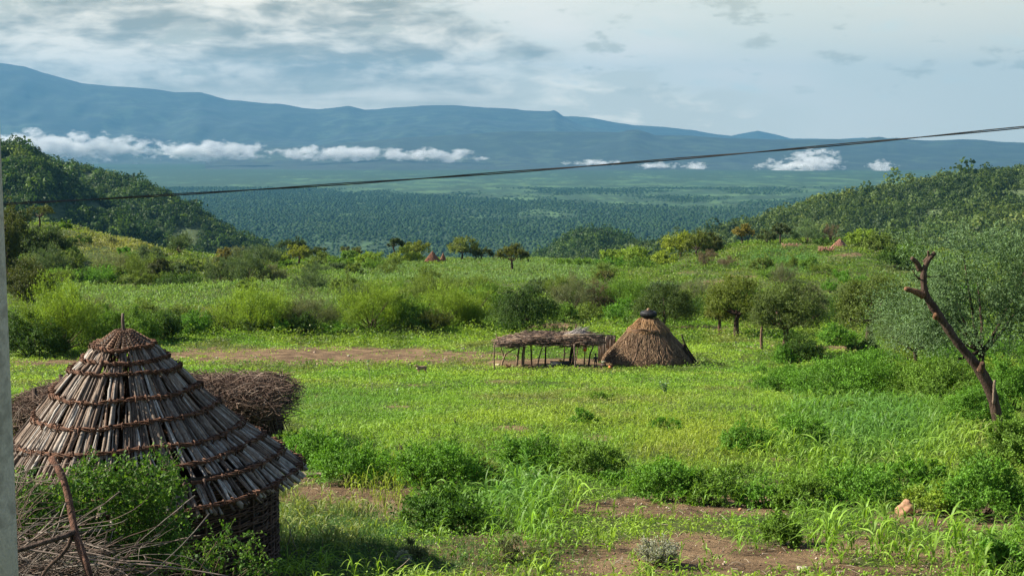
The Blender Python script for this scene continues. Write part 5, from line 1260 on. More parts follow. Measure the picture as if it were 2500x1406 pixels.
B = [
 # left side, beyond the pole
 (66,735,120,95,R_,DOL,'dark olive bush right beside the concrete pole, above the yellow green thicket'),
 (18,700,60,170,R_,DOL,'tall dark bush half hidden by the concrete pole'),
 (150,862,175,150,S_,YG,'wide yellow green thicket left of the granary, brightest of the hedge'),
 (75,872,150,95,R_,DG,'dark leafy bush at the foot of the concrete pole, beyond the brush shelter'),
 (215,850,130,85,R_,G,'green bush between the yellow thicket and the granary tip'),
 (238,795,95,62,'dry',GR,'greyish twiggy bush behind the yellow green thicket'),
 (330,842,120,75,R_,G,'green bush just behind the granary tip'),
 (395,830,90,70,R_,DG,'dark bush right of the granary tip'),
 (472,818,78,52,R_,FG,'dense deep green bush beside the edge of the tilled strip'),
 (436,806,90,55,R_,OL,'dull olive bush behind the deep green one near the tilled strip'),
 (345,795,110,50,R_,OL,'low olive bush in the gap behind the granary tip'),
 (618,812,165,92,S_,YG,'broad yellow olive bush in the hedge left of centre'),
 (545,812,80,55,R_,OL,'small olive bush on the left flank of the broad yellow olive bush'),
 (692,816,44,30,R_,FG,'small bright leafy bush in front of the grey green thicket'),
 (760,808,130,82,'dry',GR,'grey green twiggy thicket left of the round yellow green bushes'),
 (740,816,70,42,R_,DG,'dark low bush under the grey green thicket'),
 (812,818,48,28,R_,FG,'small fresh green bush on the field edge below the hedge'),
 (905,806,150,105,S_,YG,'tall yellow green bush rising in the middle of the hedge'),
 (1000,802,120,62,R_,G,'green bush joined to the right of the tall yellow green one'),
 (1085,800,130,80,S_,YG,'yellow green bush left of the drooping dark tree'),
 (1150,802,105,92,S_,YG,'yellow green bush touching the drooping dark tree'),
 (1060,748,140,62,S_,OL,'olive bush in the second row behind the hedge centre'),
 (1160,735,120,52,S_,OL,'olive bush in the second row left of the drooping dark tree'),
 (955,745,110,52,S_,G,'green bush in the second row behind the tall yellow green bush'),
 (868,752,70,48,S_,BG,'grey green bush in the second row left of the tall yellow green bush'),
 (1045,694,66,28,S_,OL,'low olive bush at the lower edge of the grey green crop'),
 (1242,812,70,32,R_,FG,'bright low bush at the foot of the drooping dark tree'),
 (1395,768,95,92,'dry',GR,'grey green open bush right of the drooping dark tree'),
 (1372,742,60,60,S_,OL,'slender olive bush behind the grey green open bush'),
 (1466,766,62,78,'dry',BR,'brown leafless bush behind the pole shelter'),
 (1525,764,120,88,S_,G,'green bush left of the dark tree behind the thatched hut'),
 (1372,785,72,38,R_,G,'low green bush at the field edge behind the pole shelter, left one'),
 (1440,786,80,36,R_,OL,'low pale olive bush at the field edge behind the pole shelter'),
 (1532,788,95,46,R_,FG,'bright green bush just left of the tyre on the hut'),
 (1690,775,90,60,R_,OL,'olive bush between the hut and the first round tree'),
 (1478,690,60,34,S_,OL,'small lone olive bush in the green field beyond the hedge'),
 (1700,740,110,55,'dry',GR,'grey bush behind the first round tree'),
 # middle left slope
 (532,694,66,50,S_,BG,'blue green brushy bush left of its taller neighbour on the left slope'),
 (602,694,80,62,S_,BG,'taller blue green brushy bush on the left slope'),
 (668,692,62,34,S_,GR,'grey green bush right of the blue green pair'),
 (762,712,84,42,S_,BG,'blue grey rounded bush above the left field'),
 (845,720,70,40,R_,OL,'olive bush right of the blue grey one'),
 (604,712,50,28,R_,OL,'small olive bush under the blue green pair'),
 (545,645,38,34,R_,ORG,'round golden brown bush on the crest left of centre'),
 (590,640,50,30,S_,GR,'thin grey bush beside the golden brown one on the crest'),
 (642,652,90,40,S_,BG,'dull green bush below the crest, left of the round yellow trees'),
 (682,645,46,26,R_,BYG,'bright yellow green bush on the crest left of the round yellow tree'),
 (280,682,110,46,S_,GR,'long grey green bush at the foot of the left hillock'),
 (340,685,90,48,S_,OL,'olive bush left of the dark drooping bush'),
 (120,672,90,52,S_,BG,'grey green bush below the dark round acacia'),
 (175,662,60,34,R_,OL,'small olive bush right of the dark round acacia'),
 (240,692,130,28,R_,FG,'low dark green hedge bush at the top of the left field'),
 (150,690,90,26,R_,G,'low green hedge bush at the left end of the left field'),
 (440,700,110,22,R_,DG,'low dark hedge bush under the drooping dark bush'),
 (435,618,58,38,S_,BG,'blue grey bush on the crest before the wooded hill'),
 (158,560,26,20,R_,G,'round green bush on top of the left hillock'),
 (222,560,26,14,R_,G,'small green bush on the crest of the left hillock'),
 (302,620,26,16,R_,FG,'small bright bush on the slope of the left hillock'),
 (196,588,20,10,R_,DG,'tiny dark bush on the dry slope of the left hillock'),
 (275,598,24,14,S_,GR,'grey bush near the top of the dry slope'),
 (30,640,80,110,R_,DOL,'tall dark bush on the slope by the concrete pole'),
 # crest hedge
 (1370,652,60,15,R_,G,'low green hedge bush on the crest, right of the umbrella tree'),
 (1425,653,70,16,R_,G,'second hedge bush on the crest, under the round bright bush'),
 (1490,653,70,18,R_,FG,'dark green hedge bush on the crest, under the wide bright bush'),
 (1560,655,70,18,R_,G,'fourth hedge bush on the crest, left of the bright corner trees'),
 (1488,644,44,32,R_,YG,'round bright green bush standing over the crest hedge'),
 (1547,646,76,34,R_,YG,'wide bright green bush standing over the crest hedge'),
 (1440,640,50,18,S_,GR,'low grey scrub on the crest left of the round bright bush'),
 (1622,648,56,34,R_,BYG,'yellow green bush at the bend of the crest'),
 (1640,625,44,28,S_,OL,'olive bush between the bright bush and the tall bright tree'),
 (905,645,60,26,R_,YG,'yellow green bush on the crest left of the pointed huts'),
 (860,642,48,24,R_,G,'green bush on the crest left of the yellow green one'),
 (990,641,70,28,R_,BYG,'brightest bush on the crest, left of the pointed huts'),
 (785,648,60,26,R_,OL,'olive bush on the crest right of the round yellow tree'),
 (830,654,60,22,R_,G,'low green bush at the top left corner of the crop'),
 # right
 (1912,692,66,36,'dry',GR,'grey bush in the open behind the second round tree'),
 (1725,650,46,26,'dry',BR,'purplish brown thorn heap on the left foot of the knoll'),
 (1776,653,44,20,'dry',BR,'flat brown thorn heap right of the purplish one'),
 (1738,632,30,26,'dry',BR,'small round brown thorn heap above the purplish one'),
 (1735,618,62,40,R_,DOL,'olive bush at the left end of the knoll'),
 (1968,594,64,38,S_,AC,'round grey green bush on the knoll left of the low hut'),
 (2100,598,56,34,R_,YG,'bright green bush behind the low hut on the knoll'),
 (2142,618,70,38,R_,OL,'olive bush right of the low hut on the knoll'),
 (2028,588,34,32,'dry',BR,'bare brown bush behind the knoll fence'),
 (2008,600,50,12,R_,DG,'dark leafy bush against the low hut'),
 (2230,640,70,40,R_,G,'green bush behind the top of the dead tree'),
 (2185,655,80,36,R_,DG,'dark bush on the slope left of the dead tree fork'),
 (2040,842,86,42,R_,FG,'green bush on the field edge between the second and third round trees'),
 (1955,882,90,58,R_,DG,'dark bush at the foot of the second round tree'),
 (1912,888,60,40,R_,FG,'small leafy bush left under the second round tree'),
 (2110,868,70,36,R_,DG,'dark green bush under the third round tree'),
 (2180,835,130,80,R_,G,'green thicket behind the third round tree'),
 (2255,890,170,95,S_,YG,'yellow green bush left of the leaning dead trunk'),
 (2140,900,110,40,R_,FG,'fresh green low bush below the third round tree'),
 (1905,958,104,60,R_,FG,'squat green bush left of the long dark bush in the field'),
 (2065,972,220,86,R_,FG,'long dark green bush in the field, largest on the open ground'),
 (2318,985,200,100,R_,G,'wide mid green bush left of the lower dead trunk'),
 (2225,955,120,60,R_,YG,'pale green bush with whitish sprays behind the wide mid green one'),
 (2470,1010,130,130,R_,FG,'dense green bush at the right edge behind the dead trunk base'),
 (2385,1050,120,100,R_,FG,'green bush left of the dead trunk base'),
 (2490,1140,120,120,R_,G,'green bush at the right edge below the dead trunk'),
 # near field
 (768,1132,130,78,R_,FG,'leafy bush behind the right eave of the granary, nearest to the brush shelter'),
 (700,1110,60,60,R_,G,'small bush in the corner between granary and brush shelter'),
 (862,1182,165,88,R_,FG,'leafy green bush above the bare soil patch right of the granary'),
 (1070,1200,170,110,R_,FG,'broad leafy bush in the middle of the foreground weeds'),
 (1175,1178,90,66,R_,OL,'reddish olive bush between two leafy foreground bushes'),
 (1086,1292,170,92,R_,(.06,.135,.02),'darkest leafy bush low in the foreground, left of the tall sorghum'),
 (1290,1160,140,84,R_,FG,'leafy bush right of centre in the foreground weeds'),
 (1440,1160,120,70,R_,G,'yellowish leafy bush beside the right of centre bush'),
 (1625,1222,140,86,R_,FG,'dark leafy bush at the upper edge of the bare strip'),
 (1745,1230,120,72,R_,G,'green weed bush right of the dark leafy one on the bare strip'),
 (1830,1110,120,66,R_,FG,'green bush in the yellow grass left of the blue green sorghum'),
 (1960,1105,110,74,R_,FG,'green bush on the left rim of the blue green sorghum'),
 (1860,1235,110,54,R_,FG,'low green weed bush above the small orange stone'),
 (1960,1238,120,64,R_,G,'green weed bush on the strip left of the orange boulder'),
 (2110,1225,180,74,R_,FG,'wide green weed bush behind the orange boulder'),
 (2290,1250,110,62,R_,YG,'yellow green weed bush touching the orange boulder'),
 (2405,1262,170,120,R_,FG,'big green weed bush at the lower right'),
 (1424,1036,54,30,R_,FG,'small dark round bush in the middle of the field'),
 (1622,1048,66,20,R_,FG,'small dark flat bush right of the round one in the field'),
 (1472,978,46,18,R_,G,'tiny dark bush in the upper middle of the field'),
 (1912,1330,80,86,R_,G,'upright leafy weed among young sorghum at the bottom right'),
 (2455,1405,110,90,R_,FG,'leafy weed bush in the bottom right corner'),
 (1262,1372,90,44,S_,GR,'dull grey green tussock near the bottom centre'),
 (1010,1368,70,36,S_,GR,'grey green tussock left of the bottom centre one'),
]
for px, py, w, h, st, col, lab in B:
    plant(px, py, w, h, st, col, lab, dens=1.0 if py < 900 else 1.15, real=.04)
T = [
 dict(px=1278,py=814,w=140,h=120,style=W_s,col=(.045,.09,.014),lab='dense dark tree with drooping branches left above the pole shelter',cat='tree',trunk=.10,tw=.9,dens=1.5),
 dict(px=1622,py=802,w=126,h=114,style=W_s,col=(.06,.095,.02),lab='dark drooping tree right behind the thatched hut',cat='tree',trunk=.10,tw=.9,dens=1.3),
 dict(px=1797,py=824,w=148,h=152,style=T_,col=(.125,.165,.028),lab='first round olive tree from the hut, with a dark leaning trunk',cat='tree',trunk=.24,tw=1.3,dens=1.1,lean=4,two=False),
 dict(px=1757,py=820,w=70,h=78,style=T_,col=(.13,.15,.035),lab='small tree with a short brown trunk left of the first round olive tree',cat='tree',trunk=.45,tw=.9,dens=.9,bark=(.16,.09,.06)),
 dict(px=1859,py=852,w=50,h=110,style=T_,col=(.12,.14,.05),lab='thin young tree with a slim pale trunk between two round trees',cat='tree',trunk=.50,tw=.65,dens=.6,bark=(.2,.12,.08)),
 dict(px=1917,py=868,w=170,h=178,style=T_,col=(.095,.135,.035),lab='second round tree from the hut, with a thick brown trunk',cat='tree',trunk=.24,tw=1.8,dens=1.05,bark=(.12,.07,.05)),
 dict(px=2122,py=856,w=180,h=184,style=T_,col=(.10,.14,.032),lab='third round olive tree, left of the dead leaning trunk',cat='tree',trunk=.27,tw=2.0,dens=1.05,lean=3),
 dict(px=1975,py=800,w=90,h=110,style=F_,col=(.11,.13,.06),lab='hazy grey green tree behind the second and third round trees',cat='tree',trunk=.2,tw=.8,dens=.7),
 dict(px=392,py=692,w=62,h=64,style=W_s,col=(.06,.075,.02),lab='very dark drooping round tree at the top of the left field',cat='tree',trunk=.06,tw=.8,dens=1.6),
 dict(px=110,py=642,w=124,h=88,style=T_,col=(.058,.09,.028),lab='dark spreading round acacia on the left slope',cat='acacia',trunk=.08,tw=1.0,dens=1.2),
 dict(px=97,py=556,w=66,h=50,style=U_,col=(.09,.11,.03),lab='thin flat topped acacia on top of the left hillock',cat='acacia',trunk=.45,tw=.5,dens=.6),
 dict(px=45,py=560,w=60,h=48,style=T_,col=(.06,.085,.025),lab='dark tree next to the concrete pole on the hillock top',cat='tree',trunk=.1,tw=.5),
 dict(px=730,py=646,w=48,h=40,style=T_,col=(.19,.22,.035),lab='round yellow green tree on the crest left of centre',cat='tree',trunk=.15,tw=.5,dens=1.3),
 dict(px=716,py=640,w=62,h=44,style=U_,col=(.05,.08,.025),lab='dark flat topped acacia just behind the round yellow green crest tree',cat='acacia',trunk=.5,tw=.4,dens=.9,depth=440),
 dict(px=780,py=645,w=46,h=32,style=U_,col=(.06,.09,.03),lab='small dark acacia right of the round yellow green crest tree',cat='acacia',trunk=.4,tw=.4,dens=.9),
 dict(px=857,py=640,w=50,h=30,style=U_,col=(.10,.12,.045),lab='pale flat acacia on the crest over the top of the crop',cat='acacia',trunk=.4,tw=.4,dens=.8),
 dict(px=966,py=641,w=36,h=48,style=U_,col=(.055,.08,.03),lab='dark flat topped acacia leaning over the brightest crest bush',cat='acacia',trunk=.6,tw=.4,dens=1.0,lean=-6),
 dict(px=1018,py=638,w=54,h=42,style=T_,col=(.16,.2,.035),lab='bright green tree on the crest left of the pointed huts',cat='tree',trunk=.2,tw=.5,dens=1.0),
 dict(px=1128,py=639,w=60,h=49,style=T_,col=(.15,.19,.045),lab='round topped green tree with a clear trunk right of the pointed huts',cat='tree',trunk=.24,tw=.5,dens=1.1),
 dict(px=1175,py=637,w=46,h=28,style=T_,col=(.07,.09,.025),lab='low dark tree right of the round topped crest tree',cat='tree',trunk=.2,tw=.4,dens=1.1),
 dict(px=1250,py=666,w=70,h=52,style=U_,col=(.085,.10,.025),lab='spreading dark umbrella tree standing in the grey green crop',cat='acacia',trunk=.36,tw=.6,dens=1.1),
 dict(px=1662,py=628,w=76,h=50,style=T_,col=(.21,.26,.03),lab='tall bright yellow green tree at the left end of the knoll',cat='tree',trunk=.1,tw=.5,dens=1.1),
 dict(px=1700,py=624,w=58,h=46,style=T_,col=(.12,.15,.03),lab='darker green tree leaning on the bright one by the knoll',cat='tree',trunk=.1,tw=.5,dens=1.1),
 dict(px=1770,py=604,w=36,h=50,style=T_,col=(.10,.13,.06),lab='slim open tree with bare trunks on the knoll',cat='tree',trunk=.45,tw=.4,dens=.6,two=True),
 dict(px=1811,py=597,w=44,h=42,style=T_,col=(.20,.17,.04),lab='left tree of the golden brown pair on the knoll',cat='tree',trunk=.3,tw=.35,dens=.9),
 dict(px=1842,py=590,w=36,h=36,style=T_,col=(.21,.18,.045),lab='right tree of the golden brown pair on the knoll',cat='tree',trunk=.3,tw=.35,dens=.9),
 dict(px=1905,py=594,w=40,h=40,style=T_,col=(.065,.09,.035),lab='dark round tree with a clear thin trunk on the knoll',cat='tree',trunk=.38,tw=.4,dens=1.1),
 dict(px=1872,py=596,w=44,h=28,style=T_,col=(.09,.12,.05),lab='dull green tree between the golden pair and the dark round tree',cat='tree',trunk=.1,tw=.4,dens=1.0),
 dict(px=1477,py=694,w=46,h=30,style=U_,col=(.11,.12,.04),lab='small flat bushy tree in the field beyond the hedge',cat='tree',trunk=.4,tw=.4,dens=.9),
]
for t_ in T:
    if t_['py'] < 670 and t_['px'] > 200: t_['h'] *= 1.2; t_['w'] *= 1.12
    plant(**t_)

# filler bushes that nothing tells apart
rf = np.random.default_rng(909)
def fill(n, xr, rows, wr, hr, cols, lab, group, styles=(R_, S_), dens=1.0):
    for k in range(n):
        x_ = xr[0] + (xr[1] - xr[0]) * (k + rf.uniform(.1, .9)) / n
        if rows[0] > 725 and (abs(x_ - 1278) < 95 or abs(x_ - 1622) < 70) and rows[0] < 815: continue
        plant(x_, rf.uniform(*rows), rf.uniform(*wr), rf.uniform(*hr), styles[int(rf.integers(len(styles)))], cols[int(rf.integers(len(cols)))], lab, dens=dens, group=group)
fill(9, (820, 1740), (742, 762), (70, 120), (38, 60), (OL, G, OL, BG), 'olive green bush in the unbroken thicket behind the hedge', 'thicket behind the hedge')
fill(5, (830, 1700), (715, 732), (60, 100), (26, 40), (OL, BG, G), 'olive green bush in the unbroken thicket behind the hedge', 'thicket behind the hedge')
fill(9, (230, 1190), (794, 814), (60, 100), (36, 58), (DG, G, DG, DOL), 'dark low bush along the foot of the hedge at the field edge', 'dark bushes along the hedge foot')
fill(14, (1690, 2330), (765, 800), (60, 110), (34, 60), (OL, G, DG, GR), 'mixed green bush in the scrub behind the round trees', 'scrub behind the round trees')
fill(22, (1780, 2420), (655, 735), (34, 70), (16, 32), (G, FG, DG, OL), 'small green bush on the slope of the right hand knoll', 'bushes on the knoll slope')
fill(16, (30, 480), (640, 700), (40, 80), (18, 36), (OL, G, DG, BG), 'small green bush on the lower slope of the left hillock', 'bushes on the left slope')
fill(12, (60, 520), (565, 632), (18, 36), (9, 18), (G, OL, FG, DG), 'tiny bush dotted over the dry upper slope of the left hillock', 'bushes on the dry slope')
fill(10, (560, 1000), (652, 672), (34, 60), (15, 26), (OL, G, BG), 'low bush on the slope between the crest and the left field', 'bushes under the crest')
fill(9, (2150, 2480), (870, 960), (80, 130), (45, 75), (G, FG, YG), 'leafy bush in the thicket under the feathery trees', 'thicket under the feathery trees')
fill(8, (1950, 2480), (1165, 1225), (60, 130), (26, 54), (G, FG, G), 'leafy weed bush in the green band above the bare strip', 'weed bushes above the bare strip', (R_,))
fill(4, (1380, 1900), (1165, 1205), (60, 120), (22, 40), (G, FG, G), 'leafy weed bush in the green band above the bare strip', 'weed bushes above the bare strip', (R_,))
fill(5, (1900, 2400), (1020, 1060), (70, 110), (30, 46), (G, FG), 'leafy bush among the sorghum near the dead trunk', 'bushes among the sorghum', (R_,))
# the big feathery acacia on the right: several leaders
e = plant(2395,965,440,455,F_,(.105,.175,.08),'big feathery blue green acacia filling the right edge behind the dead trunk','acacia',trunk=.07,tw=2.2,dens=1.0,real=.05,cap=90000)
e = plant(2235,905,190,200,F_,(.12,.185,.085),'lower feathery acacia spreading left of the big one','acacia',trunk=.08,tw=1.2,dens=.9,real=.05,cap=50000)
# silver shrub and wild leafy plants
def shrub_silver(px, py, w, h, lab, col=(.40,.42,.33)):
    _seed[0] += 1; rng = np.random.default_rng(_seed[0]); p = on_ground(px, py); k = mpp(p[1]); e = empty('silver_shrub', tuple(p), lab, 'shrub'); n = 130
    a = rng.uniform(0, 6.28, n); r = np.sqrt(rng.random(n)) * w * k * .5; hh = h * k * rng.uniform(.5, 1.05, n) * (1 - .45 * (r / (w * k * .5)) ** 2)
    P = np.stack([np.zeros((n, 3)), np.stack([r * .55 * np.cos(a), r * .55 * np.sin(a), hh * .5], -1), np.stack([r * np.cos(a), r * np.sin(a), hh], -1)], 1)
    P = np.stack([smoothline(q, 7) for q in P]); b = MB(); tubes(b, P, np.linspace(.006, .003, 7) * np.ones((n, 1)), 3, (.24, .2, .15)); b.build('stem', M_TWIG, e)
    t = rng.random((n, 46)) * .6 + .4; i0 = np.clip((t * 6).astype(int), 0, 5); f = t * 6 - i0; ar = np.arange(n)[:, None]
    Q = P[ar, i0] * (1 - f[..., None]) + P[ar, i0 + 1] * f[..., None] + rng.normal(0, .008, (n, 46, 3)); b = MB()
    leaves(b, Q.reshape(-1, 3), rng.normal(size=(n * 46, 3)) + [0, 0, .8], .026, .013, rng, np.array(col) * rng.uniform(.6, 1.25, (n * 46, 1))); b.build('foliage', M_LEAF, e)
shrub_silver(1605, 1380, 118, 84, 'silvery white shrub on the bare soil at the bottom centre')
shrub_silver(985, 1385, 40, 44, 'small silvery white tuft in the weeds near the bottom edge')
shrub_silver(2262, 948, 50, 42, 'whitish sprays rising out of the pale green bush left of the dead trunk', (.5, .52, .42))
def milkweed(px, py, h, n, lab, lean=0, bare=.3):
    _seed[0] += 1; rng = np.random.default_rng(_seed[0]); p = on_ground(px, py); k = mpp(p[1]); e = empty('milkweed', tuple(p), lab, 'plant'); b = MB(); q = MB(); H_ = h * k
    for s_ in range(n):
        tip = np.array([lean * k + rng.normal(0, .22) * H_ * (n > 1), rng.normal(0, .1) * H_, H_ * rng.uniform(.75, 1)])
        P = smoothline(np.array([[0, 0, 0], tip * .5 + rng.normal(0, .02, 3), tip]), 8); tubes(b, P, np.linspace(.014, .007, 8), 5, (.30, .32, .16))
        t = np.repeat(np.linspace(bare, 1, 7), 2); Q = np.stack([np.interp(t, np.linspace(0, 1, 8), P[:, i]) for i in range(3)], -1); az = np.arange(14) * 1.57 + rng.normal(0, .3, 14)
        leaves(q, Q, np.stack([np.cos(az), np.sin(az), .55 + 0 * az], -1), .15 * rng.uniform(.7, 1.1, 14), .085, rng, np.array((.25, .36, .19)) * rng.uniform(.7, 1.3, (14, 1)), up=1)
    b.build('stem', M_TWIG, e); q.build('leaves', M_LEAF, e)
milkweed(912, 962, 80, 1, 'tall thin broad leafed plant leaning left in the field left of the shelter', -18, .72)
milkweed(968, 970, 22, 1, 'small broad leafed plant on the ground right of the tall leaning one', 0, .2)
milkweed(1622, 965, 34, 4, 'grey green broad leafed plant in the field below the thatched hut', 0, .3)
milkweed(1300, 1120, 0.1 + 30, 2, 'broad leafed plant among the foreground bushes right of centre', 0, .3)
# near leafy bush in front of the granary, with larger heart-shaped leaves
rng = np.random.default_rng(77)
def creeper(cells, base_px, d0, d1, lab, n):
    p = at_px(base_px, 1400, (d0 + d1) / 2); p[2] = float(ground(p[0], p[1])); e = empty('leafy_shrub', tuple(p), lab, 'shrub')
    w_ = np.array([c[4] for c in cells], float); ci = rng.choice(len(cells), n, p=w_ / w_.sum()); c = np.array(cells)[ci]
    v = rng.normal(size=(n, 2)); r = np.linalg.norm(v, axis=1, keepdims=True); v = v / r * np.minimum(r, 1.5) / 1.5
    X = c[:, 0] + v[:, 0] * c[:, 2]; Y = c[:, 1] + v[:, 1] * c[:, 3]; dd = rng.uniform(d0, d1, n)
    P = np.stack([at_px(a, r_, d) for a, r_, d in zip(X, Y, dd)]) ; nl = 11; b = MB(); q = MB()
    P[:, 2] = np.maximum(P[:, 2], ground(P[:, 0], P[:, 1]) + .03)
    dv = norm(np.stack([rng.normal(0, .6, n), rng.normal(0, .4, n), rng.uniform(.2, 1.1, n)], -1)); L = rng.uniform(.10, .28, n); t = np.linspace(0, 1, nl)
    Q = P[:, None] + dv[:, None] * (L[:, None, None] * t[None, :, None]) - p; Q[..., 2] -= .04 * t ** 2
    tubes(b, Q[:, ::5], np.full((n, 3), .0025), 3, (.08, .10, .03), cap=False)
    LL = (.034 * rng.uniform(.6, 1.45, (n, nl))).ravel(); D_ = rng.normal(0, .8, (n, nl, 3)) + [0, -.2, .1]; D_[..., 2] -= .3
    tone = rng.choice([0, 1, 2], n, p=[.5, .33, .17])[:, None, None]
    C = np.where(tone == 0, np.array([.05, .12, .018]), np.where(tone == 1, np.array([.085, .18, .022]), np.array([.15, .27, .035]))) * rng.uniform(.75, 1.3, (n, nl, 1))
    leaves(q, Q.reshape(-1, 3), D_.reshape(-1, 3), LL, LL * .75, rng, C.reshape(-1, 3), up=.2)
    for i in range(22):
        j = rng.integers(0, n); P3 = smoothline(np.array([[rng.normal(0, .25), rng.normal(0, .1), 0], (P[j] - p) * .5 + rng.normal(0, .05, 3), P[j] - p]), 9); tubes(b, P3, np.linspace(.008, .003, 9), 5, (.12, .09, .05))
    b.build('stem', M_TWIG, e); q.build('foliage', M_LEAF, e)
creeper([(300,1290,110,100,30),(345,1215,80,60,14),(230,1200,60,45,9),(375,1300,80,80,18),(205,1330,70,70,10),(120,1235,70,45,9),(60,1230,50,40,6),(395,1180,32,55,5),(300,1165,40,35,4),(215,1160,28,30,3),(330,1370,110,50,12),(180,1190,30,25,3)], 290, 12.6, 13.7, 'bright leafy shrub with heart shaped leaves climbing in front of the granary wall', 1250)
creeper([(120,1290,90,45,10),(50,1262,50,40,8),(170,1255,45,40,5),(40,1180,26,18,2)], 90, 12.4, 13.0, 'smaller leafy shrub left of the leaning fallen branch', 300)
creeper([(560,1340,60,40,5),(480,1380,60,30,5),(620,1390,50,20,4),(415,1262,14,14,1),(440,1340,20,40,2)], 500, 13.6, 14.6, 'low leafy weeds against the woven wall of the granary', 150)

# ------------------------------------------------------------------ ground cover
rng = np.random.default_rng(303)
def scatter(n, d0, d1, u0=-.40, u1=.40, pw=1.0):
    q = rng.random(n); d = (d0 ** (1 + pw) + q * (d1 ** (1 + pw) - d0 ** (1 + pw))) ** (1 / (1 + pw)); u = rng.uniform(u0, u1, n)
    x = u * d; z = ground(x, d); px, py = project(x, d, z)
    return x, d, z, px, py
def E(px, py, cx, cy, rx, ry, p=1.5): return np.exp(-(((px - cx) / rx) ** 2 + ((py - cy) / ry) ** 2) ** p)
def fieldcol(px, py, x, y, n):
    t = fbm(x / 7, y / 10, 61, 4); t2 = fbm(x / 1.7, y / 2.4, 63, 3)
    a = np.array([.285, .43, .055]); b = np.array([.185, .35, .042]); c = np.array([.36, .43, .06]); bl = np.array([.13, .28, .05])
    k = smooth(.40, .60, t * .6 + t2 * .4)[:, None]
    C = b * (1 - k) + a * k
    yel = .7 * (E(px, py, 1700, 1090, 160, 60) + .8 * E(px, py, 930, 1190, 70, 60) + .5 * E(px, py, 1500, 1010, 400, 60))[:, None]
    C = C * (1 - np.clip(yel, 0, 1)) + c * np.clip(yel, 0, 1)
    dr = smooth(.56, .70, fbm(x / 3.1 + 9, y / 5, 67, 4))[:, None] * .6
    C = C * (1 - dr) + np.array([.27, .25, .10]) * dr
    gb = (E(px, py, 2120, 1060, 220, 90, 2) + .8 * E(px, py, 1250, 1240, 130, 60) + .6 * E(px, py, 820, 1000, 180, 60))[:, None]; gb = np.clip(gb, 0, 1)
    C = C * (1 - gb) + bl * gb
    return C * rng.uniform(.75, 1.25, (len(px), 1))
# tall weeds and broad leaves close by
def weeds(name, lab, n, d0, d1, size, per, hgt, dens_fn=None, pw=1.0, colmul=1.0, inframe=True, flat=.5):
    x, d, z, px, py = scatter(n, d0, d1, pw=pw)
    s = soil_at(x, d, z); keep = rng.random(len(x)) > np.clip(s * 1.45 - .05, 0, .985)
    if dens_fn is not None: keep &= rng.random(len(x)) < dens_fn(px, py, x, d)
    keep &= (px > -220) & (px < 2720)
    x, d, z, px, py = [v[keep] for v in (x, d, z, px, py)]; n = len(x)
    C = fieldcol(px, py, x, d, n) * colmul
    tn = tan_at(px, py)[:, None] * .75; C = C * (1 - tn) + np.array([.30, .27, .10]) * tn
    hv = hgt * (.5 + fbm(x / 2.2, d / 3, 71, 3)) * rng.uniform(.5, 1.3, n)
    C = C * (1 - .45 * smooth(.52, .66, fbm(x / 1.6, d / 2.6, 44, 3)))[:, None]
    sz = (size(d) if callable(size) else np.full(n, size))
    P = np.stack([x, d, z], -1)[:, None] + rng.normal(0, 1, (n, per, 3)) * np.stack([sz * 1.6, sz * 1.6, sz * 0], -1)[:, None]
    P[..., 2] += rng.random((n, per)) ** 1.3 * hv[:, None]
    D_ = rng.normal(size=(n, per, 3)); D_[..., 2] = np.abs(D_[..., 2]) * flat
    L = (sz[:, None] * rng.uniform(.6, 1.4, (n, per))).ravel()
    mb = MB(); Cc = (C[:, None] * rng.uniform(.75, 1.3, (n, per, 1))).reshape(-1, 3)
    leaves(mb, P.reshape(-1, 3), D_.reshape(-1, 3), L, L * .6, rng, Cc, up=.7)
    tag(mb.build(name, M_GRASS), lab, None, None, 'stuff')
weeds('field_weeds', 'low leafy weeds and seedlings carpeting the near field', int(36000 * Q_), 14.2, 42, lambda d: np.maximum(.034, d * .0012), 8, .10, pw=.6)
weeds('field_weeds', 'bright green ground cover over the middle of the field', int(62000 * Q_), 40, 146, lambda d: np.maximum(.05, d * .00125), 6, .22, pw=.75)
def scrub_d(px, py, x, d): return np.where(d < 150, 0, 1) * (.35 + .65 * smooth(.42, .56, fbm(x / 12, d / 18, 81, 4)))
weeds('slope_scrub', 'low scrub and grass covering the slopes behind the hedge', int(120000 * Q_), 150, 470, lambda d: d * .0012, 5, .55, scrub_d, pw=.7, colmul=.62)
# sorghum and grass blades
def crop(name, lab, n, d0, d1, B_, H, Lb, Wb, K, fn, colfn=None, pw=1.0, spread=1.0):
    x, d, z, px, py = scatter(n, d0, d1, pw=pw)
    keep = (rng.random(len(x)) < fn(px, py, x, d)) & (px > -220) & (px < 2720)
    x, d, z, px, py = [v[keep] for v in (x, d, z, px, py)]; n = len(x)
    C = fieldcol(px, py, x, d, n) if colfn is None else colfn(px, py, x, d, n)
    hs = rng.uniform(.6, 1.25, n) * (.55 + .9 * fbm(x / 3, d / 4, 91, 3))
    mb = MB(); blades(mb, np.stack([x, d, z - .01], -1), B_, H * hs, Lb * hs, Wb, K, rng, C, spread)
    tag(mb.build(name, M_GRASS), lab, None, None, 'stuff')
def bottom_patch(px, py, x, d):
    s = soil_at(x, d); r_ = smooth(.40, .58, fbm(x / .9, d / 1.2, 95, 3))
    return np.clip(.10 + .9 * r_, 0, 1) * np.clip(1.05 - s * .95, .05, 1) * np.where(px > 680, 1, .15) * np.where(px > 1400, .5, .8)
crop('young_sorghum', 'young sorghum plants with arching blades in the foreground', int(6200 * Q_), 14.3, 23, 7, .22, .30, .020, 5, bottom_patch, pw=.5)
